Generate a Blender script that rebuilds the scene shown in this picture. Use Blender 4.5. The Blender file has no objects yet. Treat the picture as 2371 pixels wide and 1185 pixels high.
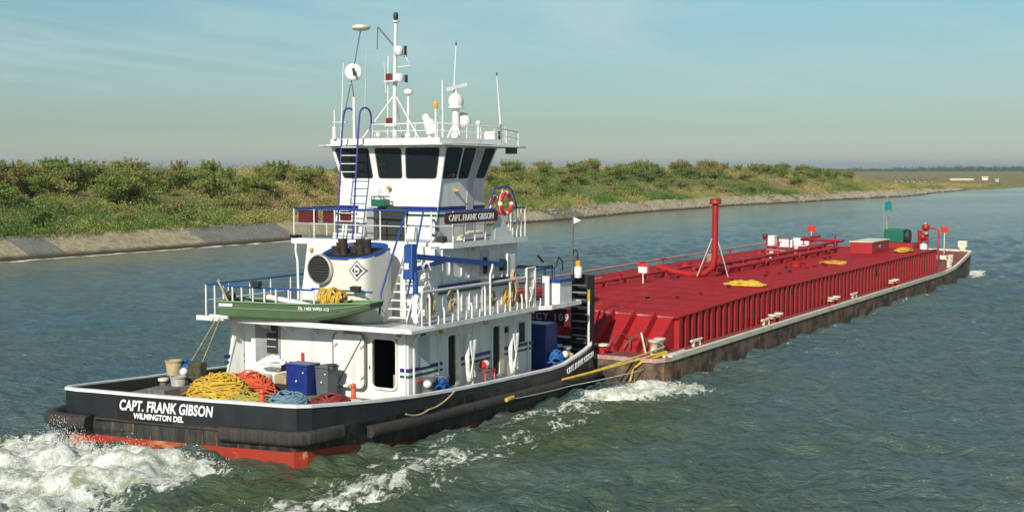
import bpy, math, random
import numpy as np
from mathutils import Vector, Matrix
random.seed(7)
rng = np.random.default_rng(11)
R = math.radians
sc = bpy.context.scene
# ---------------------------------------------------------------- camera
cam = bpy.data.objects.new('camera', bpy.data.cameras.new('camera'))
sc.collection.objects.link(cam); sc.camera = cam
cam.location = (-27.4986, -27.0796, 8.33)
cam.data.sensor_width = 36; cam.data.lens = 3000 / 2371 * 36
cam.data.clip_start = .5; cam.data.clip_end = 30000
cam.rotation_euler = Vector((0.857871, 0.509367, -0.067843)).to_track_quat('-Z', 'Y').to_euler()
# ---------------------------------------------------------------- sky and sun
SUN_EL = 33.0
SUN_DIR = Vector((-math.cos(R(11)), -math.sin(R(11)), math.tan(R(SUN_EL)))).normalized()   # towards the sun
w = bpy.data.worlds.new('World'); sc.world = w; w.use_nodes = True
nt = w.node_tree; nt.nodes.clear()
def N(nt, t, **k):
    n = nt.nodes.new(t)
    for a, v in k.items():
        if a in ('loc',): continue
        setattr(n, a, v)
    return n
out = N(nt, 'ShaderNodeOutputWorld'); bg = N(nt, 'ShaderNodeBackground')
sky = N(nt, 'ShaderNodeTexSky', sky_type='NISHITA', sun_disc=False)
sky.sun_elevation = R(SUN_EL); sky.sun_rotation = math.atan2(SUN_DIR.x, SUN_DIR.y)
sky.air_density = 1.0; sky.dust_density = .6; sky.ozone_density = 2.5; sky.altitude = 0
tc = N(nt, 'ShaderNodeTexCoord'); sep = N(nt, 'ShaderNodeSeparateXYZ')
nt.links.new(tc.outputs['Generated'], sep.inputs[0])
# sky graded by elevation: horizon haze painted in, upper sky darkened to cut fill
ramp = N(nt, 'ShaderNodeValToRGB'); cr = ramp.color_ramp
cr.elements[0].position = 0.0; cr.elements[0].color = (.95, 1.07, 1.08, 1)
cr.elements[1].position = 1.0; cr.elements[1].color = (.40, .64, .82, 1)
for p_, c_ in ((.03, (.66, .775, .79)), (.0625, (.70, .82, .80)), (.095, (.73, .885, .835)), (.128, (.76, .97, .90)), (.30, (.52, .76, .80)), (.6, (.42, .66, .82))):
    e = cr.elements.new(p_); e.color = (*c_, 1)
nt.links.new(sep.outputs['Z'], ramp.inputs[0])
mul = N(nt, 'ShaderNodeMix', data_type='RGBA', blend_type='MULTIPLY'); mul.inputs[0].default_value = 1
nt.links.new(sky.outputs[0], mul.inputs[6]); nt.links.new(ramp.outputs[0], mul.inputs[7])
# wispy high cloud, projected on a layer overhead
dv = N(nt, 'ShaderNodeVectorMath', operation='DIVIDE'); cmb = N(nt, 'ShaderNodeCombineXYZ')
addz = N(nt, 'ShaderNodeMath', operation='ADD'); addz.inputs[1].default_value = .06
nt.links.new(sep.outputs['Z'], addz.inputs[0])
for i in range(3): nt.links.new(addz.outputs[0], cmb.inputs[i])
nt.links.new(tc.outputs['Generated'], dv.inputs[0]); nt.links.new(cmb.outputs[0], dv.inputs[1])
mp = N(nt, 'ShaderNodeMapping'); mp.inputs['Scale'].default_value = (.35, .8, .5); mp.inputs['Rotation'].default_value = (0, 0, R(55))
nt.links.new(dv.outputs[0], mp.inputs[0])
no = N(nt, 'ShaderNodeTexNoise'); no.inputs['Scale'].default_value = 1.1; no.inputs['Detail'].default_value = 9
no.inputs['Roughness'].default_value = .62; no.inputs['Distortion'].default_value = .6
nt.links.new(mp.outputs[0], no.inputs['Vector'])
cr2 = N(nt, 'ShaderNodeValToRGB'); cr2.color_ramp.elements[0].position = .44; cr2.color_ramp.elements[1].position = .66
cr2.color_ramp.elements[1].color = (.62, .62, .62, 1)
nt.links.new(no.outputs[0], cr2.inputs[0])
cl = N(nt, 'ShaderNodeMix', data_type='RGBA'); cl.inputs[7].default_value = (5.2, 7.0, 7.1, 1)
fd = N(nt, 'ShaderNodeMapRange'); fd.inputs[1].default_value = .03; fd.inputs[2].default_value = .085; nt.links.new(sep.outputs['Z'], fd.inputs[0])
cf = N(nt, 'ShaderNodeMath', operation='MULTIPLY'); nt.links.new(cr2.outputs[0], cf.inputs[0]); nt.links.new(fd.outputs[0], cf.inputs[1]); nt.links.new(cf.outputs[0], cl.inputs[0]); nt.links.new(mul.outputs[2], cl.inputs[6])
nt.links.new(cl.outputs[2], bg.inputs[0]); bg.inputs[1].default_value = .095
nt.links.new(bg.outputs[0], out.inputs[0])
sun = bpy.data.objects.new('sun', bpy.data.lights.new('sun', 'SUN'))
sc.collection.objects.link(sun); sun.data.energy = 4.9; sun.data.angle = R(.5); sun.data.color = (1, .94, .83)
sun.rotation_euler = SUN_DIR.to_track_quat('Z', 'Y').to_euler(); sun.location = (0, 0, 60)
sc.view_settings.view_transform = 'Standard'; sc.view_settings.look = 'None'
sc.view_settings.exposure = 0; sc.view_settings.gamma = 1
# ---------------------------------------------------------------- helpers
class MB:
    """collects shapes (world coordinates) and links them as one mesh object"""
    def __init__(s): s.v = []; s.f = []; s.m = []; s.s = []
    def add(s, vs, fs, mi=0, smooth=False):
        o = len(s.v); s.v += [tuple(v) for v in vs]
        for f in fs: s.f.append([i + o for i in f]); s.m.append(mi); s.s.append(smooth)
        return s
    def box(s, x0, x1, y0, y1, z0, z1, mi=0):
        vs = [(x, y, z) for z in (z0, z1) for y in (y0, y1) for x in (x0, x1)]
        return s.add(vs, [(0, 2, 3, 1), (4, 5, 7, 6), (0, 1, 5, 4), (2, 6, 7, 3), (0, 4, 6, 2), (1, 3, 7, 5)], mi)
    def hexa(s, p, mi=0):      # 8 points, 4 bottom ring + 4 top ring
        return s.add(p, [(3, 2, 1, 0), (4, 5, 6, 7), (0, 1, 5, 4), (1, 2, 6, 5), (2, 3, 7, 6), (3, 0, 4, 7)], mi)
    def beam(s, a, b, wd, h, mi=0, up=(0, 0, 1)):
        a = Vector(a); b = Vector(b); d = (b - a).normalized(); u = Vector(up)
        r = d.cross(u).normalized() * wd / 2; u = r.cross(d).normalized() * h / 2
        return s.hexa([a - r - u, a + r - u, a + r + u, a - r + u, b - r - u, b + r - u, b + r + u, b - r + u], mi)
    def prism(s, poly, z0, z1, mi=0, mtop=None, smooth=False):
        n = len(poly)
        g0 = z0 if callable(z0) else (lambda x, y: z0); g1 = z1 if callable(z1) else (lambda x, y: z1)
        vs = [(p[0], p[1], g0(*p)) for p in poly] + [(p[0], p[1], g1(*p)) for p in poly]
        s.add(vs, [(i, (i + 1) % n, (i + 1) % n + n, i + n) for i in range(n)], mi, smooth)
        s.add(vs, [list(range(n))[::-1]], mi); return s.add(vs, [[i + n for i in range(n)]], mi if mtop is None else mtop)
    def loft(s, rings, mi=0, cap0=True, cap1=True, smooth=False, closed=True):
        n = len(rings[0]); vs = [p for r in rings for p in r]; fs = []
        for k in range(len(rings) - 1):
            for i in range(n if closed else n - 1):
                j = (i + 1) % n; fs.append((k * n + i, k * n + j, (k + 1) * n + j, (k + 1) * n + i))
        s.add(vs, fs, mi, smooth)
        if cap0: s.add(rings[0], [list(range(n))[::-1]], mi)
        if cap1: s.add(rings[-1], [list(range(n))], mi)
        return s
    def tube(s, pts, r, n=8, mi=0, cap=True, closed=False):
        pts = [Vector(p) for p in pts]; rings = []; m = len(pts); last = None
        for i, p in enumerate(pts):
            a = pts[i - 1] if (i or closed) else p; b = pts[(i + 1) % m] if (i < m - 1 or closed) else p
            d = (b - a); d = d.normalized() if d.length > 1e-9 else Vector((0, 0, 1))
            if last is None: ref = Vector((0, 0, 1)) if abs(d.z) < .9 else Vector((1, 0, 0)); u = d.cross(ref).normalized()
            else:
                u = last - d * last.dot(d); u = u.normalized() if u.length > 1e-6 else d.orthogonal().normalized()
            last = u; v = d.cross(u); rr = r[i] if hasattr(r, '__len__') else r
            rings.append([p + (u * math.cos(t) + v * math.sin(t)) * rr for t in [2 * math.pi * k / n for k in range(n)]])
        if closed: rings.append(rings[0])
        return s.loft(rings, mi, cap and not closed, cap and not closed, True)
    def lathe(s, prof, c, ax=(0, 0, 1), n=20, mi=0, cap=True):
        ax = Vector(ax).normalized(); u = ax.orthogonal().normalized(); v = ax.cross(u); c = Vector(c)
        rings = [[c + ax * h + (u * math.cos(t) + v * math.sin(t)) * max(r, 1e-4) for t in [2 * math.pi * k / n for k in range(n)]] for r, h in prof]
        return s.loft(rings, mi, cap, cap, True)
    def ball(s, c, rx, ry=None, rz=None, n=16, mi=0):
        ry = ry or rx; rz = rz or rx; k = n // 2; rings = []
        for i in range(k + 1):
            ph = -math.pi / 2 + math.pi * i / k; q = max(math.cos(ph), 1e-3)
            rings.append([(c[0] + rx * q * math.cos(2 * math.pi * j / n), c[1] + ry * q * math.sin(2 * math.pi * j / n), c[2] + rz * math.sin(ph)) for j in range(n)])
        return s.loft(rings, mi, True, True, True)
    def build(s, name, mats, parent=None, label=None, cat=None, group=None, kind=None, bevel=0):
        me = bpy.data.meshes.new(name); off = Vector((0, 0, 0))
        if parent is not None: off = ROOT.get(parent, off)
        vs = [(x - off.x, y - off.y, z - off.z) for x, y, z in s.v]
        me.from_pydata(vs, [], s.f)
        if not isinstance(mats, (list, tuple)): mats = [mats]
        for m in mats: me.materials.append(m)
        me.polygons.foreach_set('material_index', s.m); me.polygons.foreach_set('use_smooth', s.s)
        me.validate(); me.update()
        o = bpy.data.objects.new(name, me); sc.collection.objects.link(o)
        if parent is not None: o.parent = parent; ROOT[o] = off
        if bevel:
            b = o.modifiers.new('bevel', 'BEVEL'); b.width = bevel; b.segments = 2; b.limit_method = 'ANGLE'; b.angle_limit = R(50)
        tag(o, label, cat, group, kind)
        return o
ROOT = {}
def tag(o, label=None, cat=None, group=None, kind=None):
    for k, v in (('label', label), ('category', cat), ('group', group), ('kind', kind)):
        if v: o[k] = v
def thing(name, loc, label, cat, group=None):
    o = bpy.data.objects.new(name, None); sc.collection.objects.link(o); o.location = loc; o.empty_display_size = .3
    ROOT[o] = Vector(loc); tag(o, label, cat, group); return o
def copy_tree(o, parent=None):
    c = o.copy(); sc.collection.objects.link(c)
    if parent is not None: c.parent = parent
    for ch in list(o.children): copy_tree(ch, c)
    return c
def rrect(w_, h_, r, k=4):
    """rounded rectangle outline, centred"""
    p = []
    for cx_, cy_, a0 in ((w_ / 2 - r, h_ / 2 - r, 0), (-w_ / 2 + r, h_ / 2 - r, 90), (-w_ / 2 + r, -h_ / 2 + r, 180), (w_ / 2 - r, -h_ / 2 + r, 270)):
        for i in range(k + 1):
            a = R(a0 + 90 * i / k); p.append((cx_ + r * math.cos(a), cy_ + r * math.sin(a)))
    return p
class Face:
    """a planar wall patch: bl, br, tl, tr corners seen from outside"""
    def __init__(s, bl, br, tl, tr):
        s.c = [Vector(p) for p in (bl, br, tl, tr)]; s.n = (s.c[1] - s.c[0]).cross(s.c[2] - s.c[0]).normalized()
    def at(s, u, v, d=0): a = s.c[0].lerp(s.c[1], u); b = s.c[2].lerp(s.c[3], u); return a.lerp(b, v) + s.n * d
    def panel(s, mb, u0, u1, v0, v1, rad, d0, d1, mi=0, rim=None, k=4):
        """a rounded panel proud of the wall (d0..d1); rim>0 makes a ring of that width"""
        W = (s.at(u1, (v0 + v1) / 2) - s.at(u0, (v0 + v1) / 2)).length; H = (s.at(u0, v1) - s.at(u0, v0)).length
        def ring(w_, h_, r_, d): return [s.at(u0 + (x / W + .5) * (u1 - u0), v0 + (y / H + .5) * (v1 - v0), d) for x, y in rrect(w_, h_, r_, k)]
        if rim:
            o0, o1 = ring(W, H, rad, d0), ring(W, H, rad, d1)
            i1, i0 = ring(W - 2 * rim, H - 2 * rim, max(rad - rim, .01), d1), ring(W - 2 * rim, H - 2 * rim, max(rad - rim, .01), d0)
            mb.loft([o0, o1, i1, i0], mi, False, False)
        else: mb.loft([ring(W, H, rad, d0), ring(W, H, rad, d1)], mi, False, True)
def font_mb(txt, size, org, ud, vd, ext=.006, shear=0, bold=.0, align='LEFT', space=1.0, mb=None, mi=0, squeeze=1.0):
    cu = bpy.data.curves.new('t', 'FONT'); cu.body = txt; cu.size = size; cu.shear = shear; cu.offset = bold * size
    cu.extrude = ext; cu.align_x = align; cu.space_character = space; cu.resolution_u = 3
    ob = bpy.data.objects.new('t', cu); sc.collection.objects.link(ob)
    bpy.context.view_layer.update(); dg = bpy.context.evaluated_depsgraph_get()
    me = bpy.data.meshes.new_from_object(ob.evaluated_get(dg))
    ud = Vector(ud).normalized(); vd = Vector(vd).normalized(); n = ud.cross(vd); org = Vector(org)
    mb = mb or MB()
    mb.add([org + ud * (v.co.x * squeeze) + vd * v.co.y + n * v.co.z for v in me.vertices], [list(p.vertices) for p in me.polygons], mi)
    bpy.data.objects.remove(ob); bpy.data.curves.remove(cu); bpy.data.meshes.remove(me)
    return mb
# ---------------------------------------------------------------- materials
def mat(name, col, rough=.5, col2=None, n_scale=3.0, n_lo=.45, n_hi=.7, stretch=(1, 1, 1), metal=0, bump=0, b_scale=30, rust=None, rust_amt=.0, coat=0, spec=.5, speck=None, speck_s=7):
    m = bpy.data.materials.new(name); m.use_nodes = True; nt = m.node_tree; b = nt.nodes['Principled BSDF']
    b.inputs['Base Color'].default_value = (*col, 1); b.inputs['Roughness'].default_value = rough; b.inputs['Metallic'].default_value = metal
    b.inputs['Specular IOR Level'].default_value = spec
    if coat: b.inputs['Coat Weight'].default_value = coat
    tc = N(nt, 'ShaderNodeTexCoord'); last = None
    def noise(scale, st=(1, 1, 1), det=6, rg=.6):
        mp = N(nt, 'ShaderNodeMapping'); mp.inputs['Scale'].default_value = st; nt.links.new(tc.outputs['Object'], mp.inputs[0])
        n = N(nt, 'ShaderNodeTexNoise'); n.inputs['Scale'].default_value = scale; n.inputs['Detail'].default_value = det; n.inputs['Roughness'].default_value = rg
        nt.links.new(mp.outputs[0], n.inputs['Vector']); return n.outputs[0]
    def mixin(prev, colr, fac, lo, hi):
        r = N(nt, 'ShaderNodeMapRange'); r.inputs[1].default_value = lo; r.inputs[2].default_value = hi; nt.links.new(fac, r.inputs[0])
        x = N(nt, 'ShaderNodeMix', data_type='RGBA'); nt.links.new(r.outputs[0], x.inputs[0]); x.inputs[7].default_value = (*colr, 1)
        if prev is None: x.inputs[6].default_value = (*col, 1)
        else: nt.links.new(prev, x.inputs[6])
        return x.outputs[2]
    if col2: last = mixin(last, col2, noise(n_scale, stretch), n_lo, n_hi)
    if rust: last = mixin(last, rust, noise(n_scale * 1.7, (stretch[0] * 1.3, stretch[1] * 1.3, stretch[2] * .5), 9, .7), .68 - rust_amt, .74 - rust_amt * .6)
    if speck: last = mixin(last, speck, noise(speck_s, (1, 1, 1), 3, .55), .66, .70)
    if last: nt.links.new(last, b.inputs['Base Color'])
    if bump:
        bn = N(nt, 'ShaderNodeBump'); bn.inputs['Strength'].default_value = bump; bn.inputs['Distance'].default_value = .02
        nt.links.new(noise(b_scale), bn.inputs['Height']); nt.links.new(bn.outputs[0], b.inputs['Normal'])
    return m
M = {}
M['white'] = mat('white_paint', (.77, .765, .74), .42, (.55, .52, .45), 1.6, .48, .80, (1.8, 1.8, .28), bump=.45, b_scale=1.8, rust=(.40, .27, .17), rust_amt=.045)
M['whitedk'] = mat('white_steel', (.76, .75, .72), .5, (.55, .52, .46), 4, .5, .8, rust=(.35, .2, .1), rust_amt=.03)
M['stack'] = mat('cream_paint', (.72, .69, .60), .4, (.66, .60, .48), 1.2, .5, .9, (2, 2, .3))
M['grey'] = mat('grey_paint', (.30, .31, .31), .55, (.22, .22, .21), 3, .4, .8)
M['ltgrey'] = mat('light_grey_paint', (.50, .51, .50), .5, (.38, .37, .34), 3, .5, .8)
M['deck'] = mat('deck_grey', (.15, .14, .12), .8, (.24, .20, .14), 2.2, .4, .7, bump=.3, b_scale=12, rust=(.16, .08, .04), rust_amt=.05)
M['black'] = mat('black_hull', (.013, .015, .019), .42, (.028, .030, .034), 1.3, .42, .8, (1, 1, .5), rust=(.10, .055, .028), rust_amt=.0, bump=.25, b_scale=1.6)
M['blackplain'] = mat('black_paint', (.02, .02, .02), .5)
M['lowhull'] = mat('stained_lower_hull', (.020, .020, .020), .55, (.075, .065, .05), 2.2, .46, .70, (1.4, 1.4, .25), rust=(.26, .13, .05), rust_amt=.10, bump=.4, b_scale=3)
M['boot'] = mat('red_bottom_paint', (.33, .034, .014), .5, (.50, .27, .11), .8, .54, .68, (1, 1, 2.5), rust=(.55, .36, .17), rust_amt=.09, bump=.3, b_scale=4)
M['rubber'] = mat('rubber_fender', (.028, .025, .022), .85, (.062, .052, .038), 4, .42, .7, (3, 3, .3), bump=.9, b_scale=9, rust=(.13, .065, .03), rust_amt=.03)
M['glass'] = mat('dark_glass', (.014, .018, .020), .06, spec=.6)
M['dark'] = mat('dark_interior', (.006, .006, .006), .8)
M['blue'] = mat('blue_paint', (.014, .062, .27), .4, (.02, .075, .26), 4, .45, .8)
M['blueband'] = mat('blue_stripe', (.012, .020, .16), .4)
M['greenband'] = mat('green_stripe', (.008, .085, .045), .4)
M['amber'] = mat('amber_lens', (.75, .33, .02), .25)
M['redlens'] = mat('red_lens', (.18, .01, .01), .25)
M['maroon'] = mat('maroon_board', (.10, .012, .018), .4)
M['letter'] = mat('white_letters', (.85, .85, .83), .5)
M['red'] = mat('red_deck_paint', (.40, .014, .015), .5, (.29, .012, .014), 1.1, .40, .75, (1, .6, .6), rust=(.20, .045, .028), rust_amt=.06, speck=(.16, .05, .03), speck_s=2.6, bump=.25, b_scale=2.5)
M['redtop'] = mat('red_trunk_top', (.40, .014, .014), .6, (.27, .014, .015), 1.1, .40, .75, (.5, 1.6, 1), rust=(.42, .12, .10), rust_amt=.0, bump=.35, b_scale=3, spec=.12, speck=(.50, .13, .11), speck_s=3.2)
M['redbright'] = mat('bright_red', (.58, .03, .02), .4)
M['reddeck'] = mat('worn_red_deck', (.24, .055, .045), .7, (.17, .05, .04), 1.3, .35, .7, rust=(.26, .12, .09), rust_amt=.06, bump=.3, b_scale=5)
M['rust'] = mat('rusty_barge_side', (.050, .036, .026), .85, (.19, .12, .07), 1.1, .40, .60, (1, 1, 1.3), rust=(.42, .16, .05), rust_amt=.12, speck=(.035, .028, .02), speck_s=2.0, bump=.9, b_scale=2.6)
M['cream'] = mat('cream_worn_paint', (.72, .66, .52), .6, (.45, .38, .26), 2.5, .5, .75, rust=(.3, .17, .09), rust_amt=.03)
M['green'] = mat('olive_green_paint', (.075, .125, .062), .5, (.10, .155, .085), 1.5, .4, .8)
M['greentrim'] = mat('pale_green_trim', (.22, .33, .17), .45)
M['greenin'] = mat('green_inside', (.10, .17, .09), .6)
M['crate'] = mat('green_plastic', (.008, .13, .075), .4)
M['yrope'] = mat('yellow_rope', (.70, .44, .03), .8, (.40, .27, .06), 7, .4, .7, bump=.6, b_scale=70)
M['orope'] = mat('orange_rope', (.74, .11, .03), .8, (.38, .07, .04), 14, .4, .7)
M['grope'] = mat('olive_yellow_rope', (.46, .36, .06), .85, (.25, .2, .05), 12, .4, .7)
M['brope'] = mat('blue_grey_rope', (.10, .20, .28), .85, (.2, .27, .3), 9, .4, .7)
M['blrope'] = mat('blue_rope', (.02, .14, .42), .8, (.01, .06, .2), 9, .4, .7)
M['wrope'] = mat('white_rope', (.84, .83, .79), .85, (.5, .47, .4), 14, .5, .7)
M['trope'] = mat('tan_rope', (.50, .38, .22), .9, (.3, .22, .12), 14, .4, .7)
M['rhose'] = mat('dark_red_hose', (.22, .025, .02), .55, (.12, .02, .015), 9, .4, .7)
M['plasticblue'] = mat('blue_plastic', (.012, .03, .19), .35, (.02, .045, .23), 3, .4, .7)
M['plasticgrey'] = mat('grey_plastic', (.10, .11, .12), .5)
M['plasticwhite'] = mat('white_plastic', (.78, .78, .76), .4)
M['galv'] = mat('galvanised_bucket', (.38, .38, .33), .5, (.28, .27, .22), 8, .4, .7)
M['brass'] = mat('tan_weathered', (.45, .36, .20), .7, (.3, .22, .12), 6, .4, .7)
M['soot'] = mat('sooty_pipe', (.016, .014, .014), .8, (.07, .03, .022), 4, .4, .8)
M['orange'] = mat('orange_plastic', (.80, .09, .03), .45)
M['steel'] = mat('weathered_steel', (.16, .15, .14), .6, (.10, .08, .07), 6, .4, .7)
M['mesh'] = mat('dark_louver', (.03, .032, .03), .6)
M['pipe'] = mat('whip_antenna', (.70, .70, .66), .5)
M['teal'] = mat('teal_flag', (.01, .20, .19), .8)
M['purple'] = mat('blue_violet_paint', (.05, .045, .26), .45)
# ================================================================ WATER
def fbm(x, y, sc_, oct_=4, seed=0):
    r = np.random.default_rng(seed); g = r.random((256, 256)); tot = np.zeros_like(x); a = 1; s_ = 0
    for o in range(oct_):
        u = x * sc_ * 2 ** o + 31.7 * o; v = y * sc_ * 2 ** o + 17.3 * o
        i = np.floor(u).astype(int); j = np.floor(v).astype(int); fu = u - i; fv = v - j
        fu = fu * fu * (3 - 2 * fu); fv = fv * fv * (3 - 2 * fv)
        a00 = g[i % 256, j % 256]; a10 = g[(i + 1) % 256, j % 256]; a01 = g[i % 256, (j + 1) % 256]; a11 = g[(i + 1) % 256, (j + 1) % 256]
        tot += a * ((a00 * (1 - fu) + a10 * fu) * (1 - fv) + (a01 * (1 - fu) + a11 * fu) * fv); s_ += a; a *= .5
    return tot / s_
SHX = [-200, 60, 150, 200, 250, 290, 327, 356, 420, 480, 533, 700, 1500]
SHY = [71, 71, 71, 75.5, 76, 72, 70, 66, 72, 73, 68, 70, 70]
def shore(x): return np.interp(x, SHX, SHY) + .5 * np.sin(np.asarray(x) * .11) * (np.asarray(x) > 110)
def grow(a, step, limit, f):
    o = []
    while abs(a) < limit: a += step; o.append(a); step *= f
    return o
xs = np.array(sorted(grow(-14, -.3, 300, 1.3)) + list(np.arange(-14, 70, .14)) + grow(70, .15, 9000, 1.022))
ys = np.array(sorted(grow(-36, -.3, 3000, 1.22)) + list(np.arange(-36, 9, .14)) + list(np.arange(9, 66, .33)) + list(np.arange(66, 78, .25)))
X, Y = np.meshgrid(xs, ys, indexing='ij')
Z = np.zeros_like(X)
r_ = np.random.default_rng(3)
dist = np.hypot(X + 27.5, Y + 27.1)
for k in range(110):
    lam = .42 * (4.6 / .42) ** (r_.random() ** 1.1); th = R(33) + r_.normal(0, .50); kx = 2 * np.pi / lam
    amp = .0098 * lam ** .55
    cut = np.clip(1.6 - dist / (lam * 75), 0, 1)
    ph = kx * (X * np.cos(th) + Y * np.sin(th)) + r_.random() * 6.28
    s_ = np.sin(ph); Z += amp * cut * (s_ + .35 * np.cos(2 * ph))
calm = np.clip(np.maximum(.97 * np.clip((Y - 14) / 32, 0, 1), .8 * np.clip((dist - 80) / 160, 0, 1)), 0, 1) * np.clip(.7 + .9 * (fbm(X, Y, .02, 3, 61) - .3), .6, 1)
Z *= (.75 + .7 * fbm(X, Y, .09, 3, 5)) * (1 - .9 * calm)
# stern wash, side wake and barge corner wash
def blob(cx_, cy_, rx, ry, ang=0):
    c, s_ = math.cos(ang), math.sin(ang); dx = X - cx_; dy = Y - cy_
    return np.exp(-(((dx * c + dy * s_) / rx) ** 2 + ((-dx * s_ + dy * c) / ry) ** 2))
def seg(ax, ay, bx, by, w0, w1):
    d = np.array([bx - ax, by - ay], float); L = np.hypot(*d); d /= L
    t = ((X - ax) * d[0] + (Y - ay) * d[1]) / L; tc_ = np.clip(t, 0, 1)
    q = np.hypot(X - ax - d[0] * L * tc_, Y - ay - d[1] * L * tc_); wv = w0 + (w1 - w0) * tc_
    return np.exp(-(q / wv) ** 2)
n1 = fbm(X, Y, .55, 5, 1); n2 = fbm(X, Y, 1.6, 4, 2)
wash = np.clip(np.maximum.reduce([blob(-4.2, 1.2, 3.2, 3.6), blob(-8.0, .5, 5, 4.2), blob(-3.0, 3.9, 2.2, 2.2), .95 * blob(-3.2, -1.2, 2.2, 2.3)]) * 1.25, 0, 1)
rid = 1 - np.abs(2 * n1 - 1) * 2
Z += wash * (.62 * (n1 - .42) * 1.6 + .36 * (n2 - .5) + .18 * np.clip(rid, 0, 1))
Z += .34 * blob(-2.3, .1, 1.25, 1.1) * (n2 + .4) + .42 * blob(-2.2, 3.0, 1.2, 1.2) * (n2 + .4)
side = .58 * seg(1.5, -5.3, 14, -5.7, .35, .7) + .50 * seg(9, -7.0, 17, -6.6, .8, 1.3)
corner = np.clip(seg(14.6, -5.8, 17.4, -7.6, .9, 1.5) * 1.15, 0, 1)
trail = .46 * seg(-6, -7.2, 11, -7.3, 1.4, 1.3) + .32 * seg(-9, -6.0, 3, -6.0, 3.0, 2.0)
Z += .20 * corner * (n2 - .25) + .14 * trail * (n2 - .4)
shorefoam = np.clip(np.exp(-((Y - shore(X) + 1.0) / .5) ** 2) * 1.3, 0, 1) * np.clip((150 - X) / 40, 0, 1)
barge_edge = .42 * seg(18, -7.3, 76, -7.3, .35, .4) + .9 * seg(75.5, -7.4, 79, -6.4, .5, 1.0)
flank = .30 * seg(20, -9, 34, -10, 1.2, 2.5)
foam = np.clip(np.maximum.reduce([wash * 1.05, side, corner, trail, shorefoam, barge_edge, flank]), 0, 1)
nx, ny = X.shape
me = bpy.data.meshes.new('water'); me.vertices.add(nx * ny)
co = np.empty((nx * ny, 3), np.float32); co[:, 0] = X.ravel(); co[:, 1] = Y.ravel(); co[:, 2] = Z.ravel()
# keep the sheet down inside the hulls
ins = ((co[:, 0] > .3) & (co[:, 0] < 17.2) & (co[:, 1] > -3.6) & (co[:, 1] < 4.1)) | ((co[:, 0] > 18.3) & (co[:, 0] < 76) & (co[:, 1] > -6.4) & (co[:, 1] < 5.6))
co[ins, 2] = -.25
me.vertices.foreach_set('co', co.ravel())
idx = np.arange(nx * ny).reshape(nx, ny)
q = np.stack([idx[:-1, :-1], idx[1:, :-1], idx[1:, 1:], idx[:-1, 1:]], -1).reshape(-1, 4)
me.loops.add(q.size); me.loops.foreach_set('vertex_index', q.ravel().astype(np.int32))
me.polygons.add(len(q)); me.polygons.foreach_set('loop_start', np.arange(0, q.size, 4, dtype=np.int32)); me.polygons.foreach_set('loop_total', np.full(len(q), 4, np.int32))
me.update(calc_edges=True); me.polygons.foreach_set('use_smooth', np.ones(len(q), bool))
at = me.attributes.new('foam', 'FLOAT', 'POINT'); at.data.foreach_set('value', foam.ravel().astype(np.float32))
turb = np.clip(.9 * np.maximum.reduce([wash, blob(-3, -6, 9, 5), blob(9, -8, 9, 3.4), .6 * blob(0, -14, 14, 5)]), 0, 1)
at = me.attributes.new('churn', 'FLOAT', 'POINT'); at.data.foreach_set('value', turb.ravel().astype(np.float32))
bank_reflection_tint = np.clip((Y - shore(X) + 32) / 28, 0, 1) ** 1.6 * (.55 + .9 * (fbm(X, Y, .05, 3, 77) - .2))  # brown reflection of the bank, painted into the water colour towards the shore
at = me.attributes.new('bank_reflection_tint', 'FLOAT', 'POINT'); at.data.foreach_set('value', np.clip(bank_reflection_tint, 0, 1).ravel().astype(np.float32))
at = me.attributes.new('calm', 'FLOAT', 'POINT'); at.data.foreach_set('value', np.clip(calm, 0, 1).ravel().astype(np.float32))
wm = bpy.data.materials.new('canal_water'); wm.use_nodes = True; nt = wm.node_tree; b = nt.nodes['Principled BSDF']
geo = N(nt, 'ShaderNodeNewGeometry')
def wnoise(scale, st=(1, 1, 1), det=5, rg=.6, dist_=0, rot=0):
    mp = N(nt, 'ShaderNodeMapping', vector_type='TEXTURE'); mp.inputs['Scale'].default_value = tuple(1 / q for q in st); mp.inputs['Rotation'].default_value = (0, 0, rot); nt.links.new(geo.outputs['Position'], mp.inputs[0])
    n = N(nt, 'ShaderNodeTexNoise'); n.inputs['Scale'].default_value = scale; n.inputs['Detail'].default_value = det; n.inputs['Roughness'].default_value = rg; n.inputs['Distortion'].default_value = dist_
    nt.links.new(mp.outputs[0], n.inputs['Vector']); return n.outputs[0]
def mr(x, a, b_, c=0, d=1):
    r = N(nt, 'ShaderNodeMapRange'); r.inputs[1].default_value = a; r.inputs[2].default_value = b_; r.inputs[3].default_value = c; r.inputs[4].default_value = d
    nt.links.new(x, r.inputs[0]); return r.outputs[0]
def mth(op, a, b_=None):
    n = N(nt, 'ShaderNodeMath', operation=op)
    for i, v in enumerate((a, b_)):
        if v is None: continue
        if isinstance(v, (int, float)): n.inputs[i].default_value = v
        else: nt.links.new(v, n.inputs[i])
    return n.outputs[0]
fa = N(nt, 'ShaderNodeAttribute', attribute_name='foam').outputs['Fac']; ta = N(nt, 'ShaderNodeAttribute', attribute_name='churn').outputs['Fac']
c1 = N(nt, 'ShaderNodeMix', data_type='RGBA'); c1.inputs[6].default_value = (.058, .108, .120, 1); c1.inputs[7].default_value = (.080, .106, .090, 1)
nt.links.new(mr(wnoise(.12), .35, .7), c1.inputs[0])
c2 = N(nt, 'ShaderNodeMix', data_type='RGBA'); c2.inputs[7].default_value = (.052, .076, .034, 1)
nt.links.new(c1.outputs[2], c2.inputs[6]); nt.links.new(mr(ta, 0, .8), c2.inputs[0])
c3 = N(nt, 'ShaderNodeMix', data_type='RGBA'); c3.inputs[7].default_value = (.20, .175, .105, 1); nt.links.new(c2.outputs[2], c3.inputs[6])
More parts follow.
